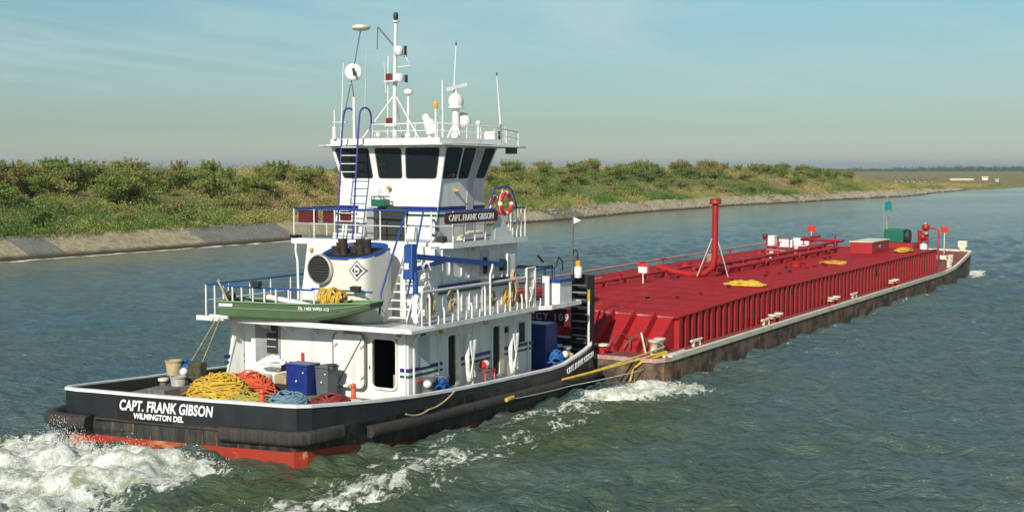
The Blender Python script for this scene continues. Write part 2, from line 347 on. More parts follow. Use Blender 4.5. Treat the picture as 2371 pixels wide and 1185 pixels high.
nt.links.new(N(nt, 'ShaderNodeAttribute', attribute_name='bank_reflection_tint').outputs['Fac'], c3.inputs[0]); nt.links.new(c3.outputs[2], b.inputs['Base Color']); b.inputs['Roughness'].default_value = .10; b.inputs['IOR'].default_value = 1.33
def ridge(scale, st, rot):
    mp = N(nt, 'ShaderNodeMapping', vector_type='TEXTURE'); mp.inputs['Scale'].default_value = tuple(1 / q for q in st); mp.inputs['Rotation'].default_value = (0, 0, rot); nt.links.new(geo.outputs['Position'], mp.inputs[0])
    n = N(nt, 'ShaderNodeTexNoise', noise_type='RIDGED_MULTIFRACTAL'); n.inputs['Scale'].default_value = scale; n.inputs['Detail'].default_value = 4; n.inputs['Roughness'].default_value = .55; n.inputs['Distortion'].default_value = .25
    nt.links.new(mp.outputs[0], n.inputs['Vector']); return n.outputs[0]
h = mth('ADD', mth('MULTIPLY', wnoise(4.2, (1, .40, 1), 5, .60, .3, R(28)), .8), mth('MULTIPLY', ridge(.95, (1, .38, 1), R(36)), .22))
ca = N(nt, 'ShaderNodeAttribute', attribute_name='calm').outputs['Fac']
bn = N(nt, 'ShaderNodeBump'); bn.inputs['Strength'].default_value = .75; bn.inputs['Distance'].default_value = .27
nt.links.new(mr(ca, 0, 1, 1.0, .08), bn.inputs['Strength']); nt.links.new(h, bn.inputs['Height']); nt.links.new(bn.outputs[0], b.inputs['Normal'])
fo = N(nt, 'ShaderNodeBsdfPrincipled'); fo.inputs['Roughness'].default_value = .8
fc = N(nt, 'ShaderNodeMix', data_type='RGBA'); fc.inputs[6].default_value = (.34, .37, .25, 1); fc.inputs[7].default_value = (.86, .87, .80, 1)
nt.links.new(mr(wnoise(2.2, det=8, rg=.72), .40, .58), fc.inputs[0]); nt.links.new(fc.outputs[2], fo.inputs['Base Color'])
fb = N(nt, 'ShaderNodeBump'); fb.inputs['Strength'].default_value = 1; fb.inputs['Distance'].default_value = .12
nt.links.new(wnoise(5, det=8, rg=.72), fb.inputs['Height']); nt.links.new(fb.outputs[0], fo.inputs['Normal'])
pat = mth('ADD', mth('MULTIPLY', wnoise(1.4, (1, 1.5, 1), 9, .68, 1.0, R(20)), .6), mth('MULTIPLY', wnoise(6.5, (1, 1.2, 1), 5, .7, .6), .4))
thr = mth('SUBTRACT', .70, mth('MULTIPLY', fa, .36))
ff = N(nt, 'ShaderNodeMapRange'); ff.inputs[2].default_value = .07
nt.links.new(mth('SUBTRACT', pat, thr), ff.inputs[0])
fac = mth('MULTIPLY', ff.outputs[0], mr(fa, .04, .2))
ms = N(nt, 'ShaderNodeMixShader'); nt.links.new(fac, ms.inputs[0]); nt.links.new(b.outputs[0], ms.inputs[1]); nt.links.new(fo.outputs[0], ms.inputs[2])
nt.links.new(ms.outputs[0], nt.nodes['Material Output'].inputs[0])
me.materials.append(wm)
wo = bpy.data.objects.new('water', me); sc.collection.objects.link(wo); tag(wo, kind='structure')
# flying spray over the stern wash: countless drops, one object
sp = MB(); r_ = np.random.default_rng(9)
def octa(c, r):
    x, y, z = c; sp.add([(x + r, y, z), (x - r, y, z), (x, y + r, z), (x, y - r, z), (x, y, z + r * 1.4), (x, y, z - r)],
        [(0, 2, 4), (2, 1, 4), (1, 3, 4), (3, 0, 4), (2, 0, 5), (1, 2, 5), (3, 1, 5), (0, 3, 5)])
for cx_, cy_, sx, sy, hz, n_ in ((-2.3, .3, .55, .9, .26, 2600), (-2.2, 3.1, .6, .8, .36, 3200), (-3.6, 1.6, 1.4, 1.9, .16, 2600), (-1.7, -1.2, .6, .8, .14, 900), (-7, 1, 2.4, 2.4, .12, 1200), (16.3, -6.9, 1.0, .7, .07, 500)):
    for k in range(n_):
        x = r_.normal(cx_, sx); y = r_.normal(cy_, sy)
        e_ = math.exp(-((x - cx_) / sx) ** 2 * .4 - ((y - cy_) / sy) ** 2 * .4)
        octa((x, y, .22 * e_ + abs(r_.normal(0, hz)) * e_ + .06), .004 + .011 * r_.random() ** 2)
M['foam'] = mat('foam_drops', (.88, .89, .86), .7)
sp.build('wake_spray', M['foam'], label='white spray flung up over the boiling wash behind the stern', cat='spray', kind='stuff')
# ================================================================ LAND
def hill(x): return np.interp(x, [-300, 300, 345, 385, 420, 480, 9000], [1, 1, .97, .62, .25, .05, 0])
SO = [-12, -4, 0, 4.2, 5.2, 9, 16, 25, 33, 44, 60, 80, 110, 260]
SZ = [-4, -1.2, -.03, 1.72, 1.8, 2.3, 4.0, 6.2, 7.2, 7.3, 4.6, 1.9, 1.5, 1.4]
SF = [-4, -1.2, -.03, .75, .85, 1.1, 1.2, 1.25, 1.3, 1.3, 1.3, 1.3, 1.3, 1.4]
def ground_z(x, s_):
    h_ = hill(x); return np.interp(s_, SO, SZ) * h_ + np.interp(s_, SO, SF) * (1 - h_)
gx = np.array(list(np.arange(-60, 460, 1.6)) + grow(460, 3, 12000, 1.06))
gs = np.array([-12, -4, -1.5, -.6, 0, .5, 1, 2, 3, 4.2, 5.2, 6.2] + list(np.arange(7.5, 62, 1.5)) + grow(62, 3, 9000, 1.16))
GX, GS = np.meshgrid(gx, gs, indexing='ij')
GY = shore(GX) + GS; GZ = ground_z(GX, GS)
rough_ = np.clip((GS - 5.5) / 4, 0, 1)
GZ = GZ + rough_ * (fbm(GX, GY, .12, 4, 21) - .5) * 1.3 * (hill(GX) * .8 + .15) + np.clip(GS / 3, 0, 1) * (fbm(GX, GY, .5, 3, 22) - .5) * .35 * ((GX > 120) * 1.0)
def grid_obj(name, A, B, Cc, mats, **k):
    n0, n1 = A.shape; mb = bpy.data.meshes.new(name)
    idx = np.arange(n0 * n1).reshape(n0, n1); q = np.stack([idx[:-1, :-1], idx[1:, :-1], idx[1:, 1:], idx[:-1, 1:]], -1).reshape(-1, 4)
    mb.from_pydata(np.stack([A.ravel(), B.ravel(), Cc.ravel()], -1).tolist(), [], q.tolist()); mb.polygons.foreach_set('use_smooth', np.ones(len(q), bool))
    mb.materials.append(mats); o = bpy.data.objects.new(name, mb); sc.collection.objects.link(o); tag(o, **k); return o
gm = bpy.data.materials.new('levee_ground'); gm.use_nodes = True; nt = gm.node_tree; b = nt.nodes['Principled BSDF']; geo = N(nt, 'ShaderNodeNewGeometry')
b.inputs['Roughness'].default_value = .95; b.inputs['Specular IOR Level'].default_value = .2
cA = N(nt, 'ShaderNodeMix', data_type='RGBA'); cA.inputs[6].default_value = (.30, .25, .12, 1); cA.inputs[7].default_value = (.17, .17, .065, 1)
nt.links.new(mr(wnoise(.09, (1, 1.6, 1), 8, .7), .40, .60), cA.inputs[0])
cB = N(nt, 'ShaderNodeMix', data_type='RGBA'); cB.inputs[7].default_value = (.27, .17, .11, 1)
nt.links.new(cA.outputs[2], cB.inputs[6]); nt.links.new(mr(wnoise(.03, (.4, 1.6, 1), 7, .7), .5, .62, 0, .8), cB.inputs[0])
nt.links.new(cB.outputs[2], b.inputs['Base Color'])
bb = N(nt, 'ShaderNodeBump'); bb.inputs['Strength'].default_value = 1; bb.inputs['Distance'].default_value = .5; nt.links.new(wnoise(.8, det=8, rg=.75), bb.inputs['Height']); nt.links.new(bb.outputs[0], b.inputs['Normal'])
grid_obj('ground', GX, GY, GZ, gm, kind='structure')
# sloping concrete revetment along the water's edge
rx = np.arange(-60, 470, .8); rs = np.array([-3, -1, -.4, 0, .6, 1.4, 2.4, 3.4, 4.3, 4.75, 4.8])
RX, RS = np.meshgrid(rx, rs, indexing='ij'); wv = (RX > 115)
topw = 1 + .10 * np.sin(RX * .05) + .16 * (fbm(RX, RX * 0, .35, 3, 71) - .5)
RY = shore(RX) + RS * np.where(RS > 0, topw, 1); RZ = ground_z(RX, RS) + .14 + wv * np.clip(RS, 0, 1) * (fbm(RX, RY, .45, 4, 33) - .5) * .75 + (fbm(RX, RY, 1.1, 3, 34) - .5) * .22 * np.clip(RS, 0, 1)
RZ[:, -1] -= .5
cm = bpy.data.materials.new('concrete_slope'); cm.use_nodes = True; nt = cm.node_tree; b = nt.nodes['Principled BSDF']; geo = N(nt, 'ShaderNodeNewGeometry'); b.inputs['Roughness'].default_value = .95; b.inputs['Specular IOR Level'].default_value = .2
sp_ = N(nt, 'ShaderNodeSeparateXYZ'); nt.links.new(geo.outputs['Position'], sp_.inputs[0])
PB = (51.0, 55.6, 73.0, 88.0, 118, 127, 150, 163)
skew = mth('SUBTRACT', sp_.outputs['X'], mth('MULTIPLY', sp_.outputs['Z'], .2))
pr_ = N(nt, 'ShaderNodeValToRGB'); pr_.color_ramp.interpolation = 'CONSTANT'; el = pr_.color_ramp.elements; BE, GR = (.50, .42, .27, 1), (.25, .25, .22, 1)
el[0].position = 0; el[0].color = BE; el[1].position = (PB[0] + 60) / 530; el[1].color = GR
for i_, x_ in enumerate(PB[1:]): e = el.new((x_ + 60) / 530); e.color = BE if i_ % 2 == 0 else GR
nt.links.new(mr(skew, -60, 470), pr_.inputs[0])
gA = pr_
gB = N(nt, 'ShaderNodeMix', data_type='RGBA'); gB.inputs[7].default_value = (.17, .145, .10, 1); nt.links.new(gA.outputs[0], gB.inputs[6])
nt.links.new(mr(wnoise(1.3, det=9, rg=.78), .42, .70), gB.inputs[0])
gC = N(nt, 'ShaderNodeMix', data_type='RGBA'); gC.inputs[7].default_value = (.075, .06, .035, 1); nt.links.new(gB.outputs[2], gC.inputs[6])
nt.links.new(mr(mth('ADD', sp_.outputs['Z'], mth('MULTIPLY', wnoise(.6), .25)), .62, .30), gC.inputs[0])
nt.links.new(gC.outputs[2], b.inputs['Base Color'])
bb = N(nt, 'ShaderNodeBump'); bb.inputs['Strength'].default_value = .8; bb.inputs['Distance'].default_value = .4; nt.links.new(wnoise(2.2, det=8, rg=.75), bb.inputs['Height']); nt.links.new(bb.outputs[0], b.inputs['Normal'])
grid_obj('revetment', RX, RY, RZ, cm, kind='structure')
# ---- vegetation
def leafmat(name, cols, rough=.7):
    m = bpy.data.materials.new(name); m.use_nodes = True; nt = m.node_tree; b = nt.nodes['Principled BSDF']
    a = N(nt, 'ShaderNodeAttribute', attribute_name='tint'); oi = N(nt, 'ShaderNodeObjectInfo')
    rp = N(nt, 'ShaderNodeValToRGB'); el = rp.color_ramp.elements
    el[0].position = 0; el[0].color = (*cols[0], 1); el[1].position = 1; el[1].color = (*cols[-1], 1)
    for i, c in enumerate(cols[1:-1]): e = el.new((i + 1) / (len(cols) - 1)); e.color = (*c, 1)
    ad = N(nt, 'ShaderNodeMath', operation='MULTIPLY_ADD'); ad.inputs[1].default_value = .62; nt.links.new(oi.outputs['Random'], ad.inputs[0])
    s2 = N(nt, 'ShaderNodeMath', operation='MULTIPLY'); s2.inputs[1].default_value = .45; nt.links.new(a.outputs['Fac'], s2.inputs[0]); nt.links.new(s2.outputs[0], ad.inputs[2])
    if name == 'scrub_leaf': nt.links.new(a.outputs['Fac'], rp.inputs[0])
    else: nt.links.new(ad.outputs[0], rp.inputs[0])
    nt.links.new(rp.outputs[0], b.inputs['Base Color']); b.inputs['Roughness'].default_value = rough; b.inputs['Specular IOR Level'].default_value = .25
    tr = N(nt, 'ShaderNodeBsdfTranslucent'); nt.links.new(rp.outputs[0], tr.inputs[0]); mx = N(nt, 'ShaderNodeMixShader'); mx.inputs[0].default_value = .25
    nt.links.new(b.outputs[0], mx.inputs[1]); nt.links.new(tr.outputs[0], mx.inputs[2]); nt.links.new(mx.outputs[0], nt.nodes['Material Output'].inputs[0])
    return m
LG = leafmat('shrub_leaf', [(.085, .16, .04), (.16, .25, .055), (.27, .31, .07), (.33, .30, .10), (.30, .22, .10)])
LB = leafmat('scrub_leaf', [(.09, .17, .04), (.20, .30, .06), (.37, .37, .085), (.50, .41, .14), (.54, .36, .18), (.40, .23, .14)])
M['stem'] = mat('brown_stem', (.10, .07, .045), .9)
def leaves(cent, size, tint, r, name, material, **k):
    """one triangle-pair leaf spray per centre, all in one mesh"""
    n = len(cent); a = r.normal(size=(n, 3)); a /= np.linalg.norm(a, axis=1)[:, None]; t = r.normal(size=(n, 3))
    bb_ = np.cross(a, t); bb_ /= np.linalg.norm(bb_, axis=1)[:, None]; size = size[:, None]
    p0 = cent - a * size * .5; p1 = cent + bb_ * size * .28; p2 = cent + a * size * .5; p3 = cent - bb_ * size * .28
    V = np.stack([p0, p1, p2, p3], 1).reshape(-1, 3); me = bpy.data.meshes.new(name)
    me.vertices.add(4 * n); me.vertices.foreach_set('co', V.astype(np.float32).ravel()); me.loops.add(4 * n); me.loops.foreach_set('vertex_index', np.arange(4 * n, dtype=np.int32))
    me.polygons.add(n); me.polygons.foreach_set('loop_start', np.arange(0, 4 * n, 4, dtype=np.int32)); me.polygons.foreach_set('loop_total', np.full(n, 4, np.int32))
    me.update(calc_edges=True); at = me.attributes.new('tint', 'FLOAT', 'POINT'); at.data.foreach_set('value', np.repeat(tint, 4).astype(np.float32))
    me.materials.append(material); o = bpy.data.objects.new(name, me); sc.collection.objects.link(o); tag(o, **k); return o
def make_shrub(seed, hgt, spread, nl, upright):
    r = np.random.default_rng(seed); root = thing('shrub', (0, 0, 0), '', 'shrub'); del_ = []
    st = MB(); tips = []
    for k in range(15 + upright * 5):
        az = r.uniform(0, 6.28); ln = r.uniform(.15, 1) * spread * (.5 if upright else 1); zt = hgt * r.uniform(.55, 1.0)
        p = [(0, 0, -.3), (math.cos(az) * ln * .4, math.sin(az) * ln * .4, zt * .45), (math.cos(az) * ln, math.sin(az) * ln, zt)]
        st.tube(p, [.06, .04, .015], 4); tips.append(p[2]); tips.append(p[1])
    c = []; tn = []
    for tp in tips:
        m = nl // len(tips); rad = spread * r.uniform(.20, .42); base = r.random()
        d = r.normal(size=(m, 3)); d /= np.linalg.norm(d, axis=1)[:, None]; d *= (r.random(m) ** .45)[:, None] * rad
        d[:, 2] *= (1.35 if upright else .85); q = d + np.array(tp) * np.array([1, 1, .86]); q = q[q[:, 2] > .02]
        c.append(q); tn.append(np.clip(base * 1.0 + r.normal(.0, .2, len(q)), 0, 1))
    for k in range(16):
        az = r.uniform(0, 6.28); ln = r.uniform(0, .8) * spread; m = 34; zz = r.uniform(0, 1, m) ** .8 * r.uniform(.25, .5) * hgt + hgt * r.uniform(.6, .8)
        c.append(np.stack([math.cos(az) * ln + r.normal(0, .07, m), math.sin(az) * ln + r.normal(0, .07, m), zz], 1)); tn.append(np.clip(r.random() * .5 + r.normal(.1, .1, m), 0, 1))
    c = np.concatenate(c); tn = np.concatenate(tn)
    o = leaves(c, r.uniform(.13, .30, len(c)) * (hgt / 3) ** .4, tn, r, 'crown', LG); o.parent = root
    s_ = st.build('stem', M['stem'], root); return root
protos = [make_shrub(1, 3.2, 1.9, 3000, 0), make_shrub(2, 3.9, 1.6, 3200, 1), make_shrub(3, 2.4, 1.8, 2400, 0), make_shrub(4, 4.4, 2.5, 4400, 0), make_shrub(5, 3.0, 1.2, 2200, 1), make_shrub(6, 2.0, 2.1, 2400, 0)]
kinds = ['spreading', 'upright', 'low rounded', 'large dense', 'narrow upright', 'low wide']
used = set(); r_ = np.random.default_rng(17); cnt = 0
spots = []
for x in np.arange(28, 175, 1.5): spots.append((x + r_.normal(0, .5), r_.uniform(17, 34), r_.choice([0, 1, 3, 4, 1]), 1))
for x in np.arange(175, 372, 2.5): spots.append((x + r_.normal(0, .8), r_.uniform(18, 35), r_.choice([0, 1, 3, 3, 0]), 1))
for x in np.arange(60, 92, 3.2): spots.append((x, r_.uniform(21, 27), 3, 1))
for k in range(120):
    x = 35 + 300 * r_.random() ** 1.5; spots.append((x, r_.uniform(7, 24), r_.choice([2, 5, 0, 2]), 0))
spots = spots[:300]
for x, s_, ki, ridge in spots:
    ki = int(ki); src = protos[ki]
    if ki in used: o = copy_tree(src)
    else: o = src; used.add(ki)
    y = float(shore(x)) + s_; z = float(ground_z(x, s_))
    o.location = (x, y, z - .15); o.rotation_euler = (0, 0, r_.uniform(0, 6.28)); k_ = r_.uniform(.55, 1.0) * (.86 if ridge else 1.0) * (1 + max(0, x - 150) / 900)
    if 58 < x < 92 and ridge: k_ *= 1.12
    o.scale = (k_ * 1.25, k_ * 1.25, k_ * (.8 if ridge else .85))
    o['label'] = '%s shrub %s' % (kinds[ki], 'standing against the sky along the crest of the far bank' if ridge else 'growing amid scrub on the slope of the far bank')
    o['group'] = kinds[ki] + (' shrubs along the bank crest' if ridge else ' shrubs on the bank slope')
# countless low scrub on the slope: one object
cs = []; tn = []; sz = []
for k in range(12500):
    x = 25 + 520 * r_.random() ** 1.75; s_ = r_.uniform(5.6, 44) if r_.random() > .2 else r_.uniform(3.9, 8); y = float(shore(x)) + s_
    z = float(ground_z(x, s_)); g = fbm(np.array([x]), np.array([y]), .06, 3, 44)[0]; far_ = 1 + x / 260
    big = r_.random() < .22; m = int((170 if big else 75) / far_ ** .5); rad = (r_.uniform(1.0, 1.7) if big else r_.uniform(.45, 1.0)) * far_ ** .3; d = r_.normal(size=(m, 3)); d /= np.linalg.norm(d, axis=1)[:, None]; d *= (r_.random(m) ** .4)[:, None] * rad; d[:, 2] = abs(d[:, 2]) * r_.uniform(.8, 1.35)
    hs = float(hill(x)); d[:, 2] *= .35 + .65 * hs
    cs.append(d + [x, y, z - .1]); t0 = np.clip((g - .30) * 2.0 + r_.normal(0, .24) - .15 * big, 0, 1); tn.append(np.clip(t0 + r_.normal(0, .07, m), 0, 1)); sz.append(r_.uniform(.09, .22, m) * far_ ** .5)
cs = np.concatenate(cs); leaves(cs, np.concatenate(sz), np.concatenate(tn), r_, 'scrub', LB, label='low green and brown scrub covering the slope of the far bank', cat='scrub', kind='stuff')
# marsh grass tufts on the low far shore
# broken rock and shell along the water farther down
rk = MB()
def rock(c, r):
    n = 6; rings = []
    for i in range(4):
        ph = -1.2 + 2.4 * i / 3; rings.append([(c[0] + r * math.cos(ph) * math.cos(6.28 * j / n + i) * random.uniform(.7, 1.3), c[1] + r * math.cos(ph) * math.sin(6.28 * j / n + i) * random.uniform(.7, 1.3), c[2] + r * .6 * math.sin(ph)) for j in range(n)])
    rk.loft(rings)
for k in range(900):
    x = r_.uniform(118, 470); s_ = r_.uniform(.2, 4.6); far_ = x / 150
    rock((x, float(shore(x)) + s_, float(ground_z(x, s_)) + .15), r_.uniform(.12, .32) * far_ ** .4)
M['rock'] = mat('pale_rubble', (.36, .33, .25), .95, (.20, .18, .14), .15, .4, .6)
rk.build('riprap', M['rock'], label='pale broken rubble along the water past the concrete slope', cat='rubble', kind='stuff')
# far woods on the horizon
cs = []; 
for k in range(340):
    t = r_.random(); X0 = 2542 + 195 * t + r_.uniform(-250, 250); Y0 = 738 - 328 * t + r_.uniform(-60, 60)
    hmax = 3 + 7 * (t > .58) + 6 * (.2 < t < .235); m = 50
    q = r_.normal(size=(m, 3)) * [9, 9, .32 * hmax]; q[:, 2] = abs(q[:, 2]) + 1; cs.append(q + [X0, Y0, 1])
cs = np.concatenate(cs); FW = mat('far_wood_leaf', (.055, .075, .065), .9)
leaves(cs, r_.uniform(2.5, 5, len(cs)), r_.uniform(0, .5, len(cs)), r_, 'far_woods', FW, label='dark band of woods on the far horizon beyond the marsh', cat='woods', kind='stuff')
# ================================================================ TUGBOAT
YC = .25
def mir(y): return 2 * YC - y
tug = thing('tugboat', (8.5, YC, 0), 'white and black push tug with red bottom paint, pushing the long red barge', 'tugboat')
# starboard half outline: (x, y_top, z_top, y_wl)
SB = [(.05, -2.6, 1.70, -2.6), (.05, -3.3, 1.70, -3.2), (.12, -3.72, 1.70, -3.62), (.42, -3.98, 1.68, -3.84), (1.7, -4.2, 1.57, -4.0), (3.2, -4.38, 1.45, -4.2), (4.8, -4.52, 1.35, -4.34), (6.8, -4.56, 1.25, -4.42), (8.1, -4.57, 1.2, -4.5), (10.9, -4.57, 1.12, -4.56),
      (13.2, -4.56, 1.06, -4.56), (14.2, -4.55, 1.09, -4.55), (15.3, -4.5, 1.25, -4.5), (16.2, -4.40, 1.36, -4.45), (16.9, -4.28, 1.46, -4.4), (17.35, -4.05, 1.55, -4.3), (17.5, -3.7, 1.60, -4.0), (17.55, -2.8, 1.62, -3.0)]
def outline(f):     # full loop, starboard aft -> bow -> port -> stern ; f(x, y_top, z_top, y_wl) -> (x, y, z)
    st = [f(*p) for p in SB]; pt = [f(*p) for p in SB[::-1]]
    out_ = list(st) + [(x, mir(y), z) for x, y, z in pt] + [(.0, 1.6, pt[-1][2]), (.0, -1.1, st[0][2])]
    r = []
    for x, y, z in out_:     # the transom is slightly raked in plan
        k = max(0, 1 - max(x, 0) / 5) if y > -2.6 or x < 5 else 0
        r.append((x - (y + 3.85) / 8.2 * 1.28 * k, y, z))
    return r
def lv(t, z):       # t: blend top->waterline in plan
    return lambda x, yt, zt, yw: (x, yt + (yw - yt) * t, z if z is not None else zt)
hull = MB()
r_keel = [(x * .96 + .5, YC + (y - YC) * .8, z) for x, y, z in outline(lv(1, -1.2))]
r0, r1 = outline(lv(1, -.3)), outline(lambda x, yt, zt, yw: (x, yw, max(-.05, .42 - .03 * max(x, 0) - .10 * max(x - 1.5, 0))))
r2 = outline(lambda x, yt, zt, yw: (x - (.0 if x > 1 else .05), yw + (yt - yw) * .4, .62)); r3 = outline(lambda x, yt, zt, yw: (x, yt, .95 if x < 1 else min(.95, zt - .2)))
hull.loft([r_keel, r0, r1], 2, True, False); hull.loft([r1, r2, r3], 1, False, False); hull.loft([r3, outline(lv(0, None))], 0, False, False)
o_hull = hull.build('hull', [M['black'], M['lowhull'], M['boot']], tug)
top = outline(lv(0, None)); C_ = [(8.5, YC)] * len(top)
def inset(r, d, dz=0):
    n = len(r); o = []
    for i in range(n):
        a = Vector(r[i - 1][:2]); b_ = Vector(r[(i + 1) % n][:2]); t = (b_ - a).normalized(); o.append((r[i][0] - t.y * d, r[i][1] + t.x * d, r[i][2] + dz))
    return o
inner = inset(top, .14); bw = MB()
bw.loft([inner, [(x, y, z - .85) for x, y, z in inner]], 0, False, False)
bw.build('bulwark_inner', M['mesh'], tug)
cap = MB(); co_, ci_ = inset(top, -.03, 0), inset(top, .13, 0)
cap.loft([[(x, y, z - .03) for x, y, z in co_], [(x, y, z + .05) for x, y, z in co_], [(x, y, z + .05) for x, y, z in ci_], [(x, y, z - .03) for x, y, z in ci_]], 0, False, False)
cap.loft([[(x, y, z - .03) for x, y, z in ci_], [(x, y, z - .03) for x, y, z in co_]], 0, False, False)
cap.build('bulwark_cap', M['white'], tug)
def deck_z(x): return float(np.interp(x, [-1, 4.2, 6, 9, 14, 17.5], [1.18, 1.12, .85, .62, .60, .95]))
dk = MB(); ring = inset(top, .16); n = len(ring)
sts = sorted(set([round(x, 2) for x in np.arange(.6, 17.2, .8)]))
def ywid(x): return float(np.interp(x, [p[0] for p in SB[2:]], [p[1] for p in SB[2:]])) + .15
rows = [(-.95, 3.9), (-.0, -3.5)]
ds = [[(-.95 + .0, mir(-3.6), 1.18), (.18, -3.6, 1.18)]] + [[(x - (.6 if x < 2 else 0), mir(ywid(x)), deck_z(x)), (x, ywid(x), deck_z(x))] for x in sts]
for a, b_ in zip(ds, ds[1:]): dk.add([a[0], a[1], b_[1], b_[0]], [(0, 1, 2, 3)])
dk.build('main_deck', M['deck'], tug)
# transom and bow lettering
tn = Vector((top[-1][0] - top[0][0], top[-1][1] - top[0][1], 0)).normalized()   # along transom, to port
ps = Vector(top[0]); td = -Vector((top[-2][0] - top[0][0], top[-2][1] - top[0][1], 0)).normalized()
nrm = td.cross(Vector((0, 0, 1)))
def tr_pt(y, z, d=.02):
    a, b_ = Vector(top[0]), Vector(top[-2]); t = (y - a.y) / (b_.y - a.y); return Vector((a.x + (b_.x - a.x) * t, y, z)) + nrm * d
font_mb('CAPT. FRANK GIBSON', .43, tr_pt(2.12, 1.25, .03), td, (0, 0, 1), .008, .2, .026, squeeze=.73, space=1.03).build('lettering', M['letter'], o_hull)
font_mb('WILMINGTON DEL', .23, tr_pt(1.62, 1.02, .03), td, (0, 0, 1), .008, .12, .03, squeeze=.88).build('lettering', M['letter'], o_hull)
nb = MB(); a, b_ = tr_pt(2.2, .92, .006), tr_pt(-1.75, .92, .006); nb.hexa([a, b_, b_ + nrm * .01, a + nrm * .01, a + Vector((0, 0, .74)), b_ + Vector((0, 0, .74)), b_ + Vector((0, 0, .74)) + nrm * .01, a + Vector((0, 0, .74)) + nrm * .01])
nb.build('name_panel', M['dark'], o_hull)
font_mb('CAPT. FRANK GIBSON', .30, (14.35, -4.60, .72), (1, .055, .155), (0, 0, 1), .01, 0, .015, squeeze=.80).build('lettering', M['letter'], o_hull)
# fenders: rounded rubber wraps and long side fender
def fender(pts, z0, z1, thick, name='fender'):
    m_ = MB(); k = len(pts); P3 = [Vector((p[0], p[1], 0)) for p in pts]; rings = []
    for i, p in enumerate(P3):
        a = P3[max(i - 1, 0)]; b_ = P3[min(i + 1, k - 1)]; t = (b_ - a).normalized(); nn = Vector((t.y, -t.x, 0)); zz0 = z0[i] if hasattr(z0, '__len__') else z0; zz1 = z1[i] if hasattr(z1, '__len__') else z1
        h_ = zz1 - zz0; prof = [(-.05, 0), (thick * .75, .04), (thick, .25), (thick * 1.05, .5), (thick, .75), (thick * .75, .96), (-.05, 1)]
        j = 1 + .10 * math.sin(i * 2.9) + .08 * math.sin(i * 7.1)
        rings.append([p + nn * q * j + Vector((0, 0, zz0 + h_ * s_)) for q, s_ in prof])
    m_.loft(rings, 0, True, True, True); return m_.build(name, M['rubber'], tug)
def dense(p, n):
    p = [Vector((a[0], a[1], 0)) for a in p]; o = []
    for a, b_ in zip(p, p[1:]):
        for i in range(n): o.append(a.lerp(b_, i / n))
    o.append(p[-1]); return [(v.x, v.y) for v in o]
fender(dense([(-.42, -1.35), (-.28, -2.2), (-.12, -3.0), (.0, -3.6), (.28, -3.98), (.9, -4.12), (1.55, -4.2)], 5), .60, 1.02, .12)
fender(dense([(.4, 5.0), (-.4, 4.98), (-1.0, 4.8), (-1.28, 4.4), (-1.22, 3.7), (-1.12, 3.1)], 5), .58, 1.02, .33)
pts = dense([(2.6, -4.32), (3.6, -4.42), (5, -4.52), (7, -4.56), (9.2, -4.58), (11, -4.6), (13.5, -4.6), (16.4, -4.5), (17.3, -4.35)], 7)
fender(pts, [.50 - .02 * p[0] * .9 for p in pts], [.86 - .02 * p[0] * 1.0 for p in pts], .20)
rb = MB(); rb.tube([tr_pt(3.0, .93, .03), tr_pt(1, .90, .03), tr_pt(-1.3, .88, .03)], .035, 6); rb.build('rub_bar', M['rubber'], o_hull)
rb = MB()
for x in (5.2, 7.4): rb = MB(); rb.box(x, x + .5, -4.585, -4.5, .80, .98); rb.build('freeing_port', M['dark'], o_hull)
# ---------------------------------------------------------------- main deckhouse
H1Z = 3.18
hs = MB(); X1, X2, YS, YP = 5.8, 13.6, -3.5, 4.0
# aft wall with a real door opening
D0, D1, DZ0, DZ1 = -3.07, -2.07, 1.27, 2.90
hs.box(X1, X1 + .12, D1, YP, .6, H1Z); hs.box(X1, X1 + .12, YS, D0, .6, H1Z); hs.box(X1, X1 + .12, D0, D1, .6, DZ0); hs.box(X1, X1 + .12, D0, D1, DZ1, H1Z)
hs.box(X1 + .12, X2, YS, YS + .12, .4, H1Z); hs.box(X1 + .12, X2, YP - .12, YP, .4, H1Z); hs.box(X2 - .12, X2 - .001, YS + .12, YP - .12, .4, H1Z)
dh = hs.build('main_deckhouse', M['white'], tug)
ins_ = MB(); ins_.box(X1 + .13, X1 + 2.2, -3.3, -1.2, .7, .72); ins_.box(X1 + 2.2, X1 + 2.25, -3.36, -.4, .7, 3.1); ins_.box(X1 + .13, X1 + 2.2, -1.2, -1.15, .7, 3.1); ins_.box(X1 + .15, X1 + .4, -3.02, -2.8, 1.2, 1.72, 1)
ins_.build('interior', [M['dark'], M['brass']], dh)
fa_ = Face((X1, YP, .95), (X1, YS, .95), (X1, YP, H1Z), (X1, YS, H1Z)); LW = YP - YS
def fu(y): return (YP - y) / LW
def fv(z): return (z - .95) / (H1Z - .95)
t = MB(); fa_.panel(t, fu(D1 + .03), fu(D0 - .03), fv(DZ0 - .03), fv(DZ1 + .03), .22, 0, .06, 0, .07)
# corner fillets of the opening
t.build('door_frame', M['white'], dh)
t = MB(); fa_.panel(t, fu(-.62), fu(-1.90), fv(1.22), fv(3.0), .24, .10, .17); o_door = t.build('door', M['white'], dh, 'open white weathertight door folded flat against the aft wall')
t = MB(); fa_.panel(t, fu(-.60), fu(-1.92), fv(1.20), fv(3.02), .25, .165, .19, 0, .035); t.build('gasket', M['steel'], o_door)
t = MB(); t.beam((5.60, -1.8, 2.85), (5.60, -.8, 1.3), .02, .02); t.build('stay_rod', M['steel'], o_door)
for y, z in ((-.72, 1.6), (-.72, 2.6), (-1.80, 1.6), (-1.80, 2.6), (-1.25, 1.3)): t = MB(); t.beam((5.6, y - .09, z + .05), (5.6, y + .06, z - .06), .04, .05); t.build('dog_handle', M['ltgrey'], o_door)
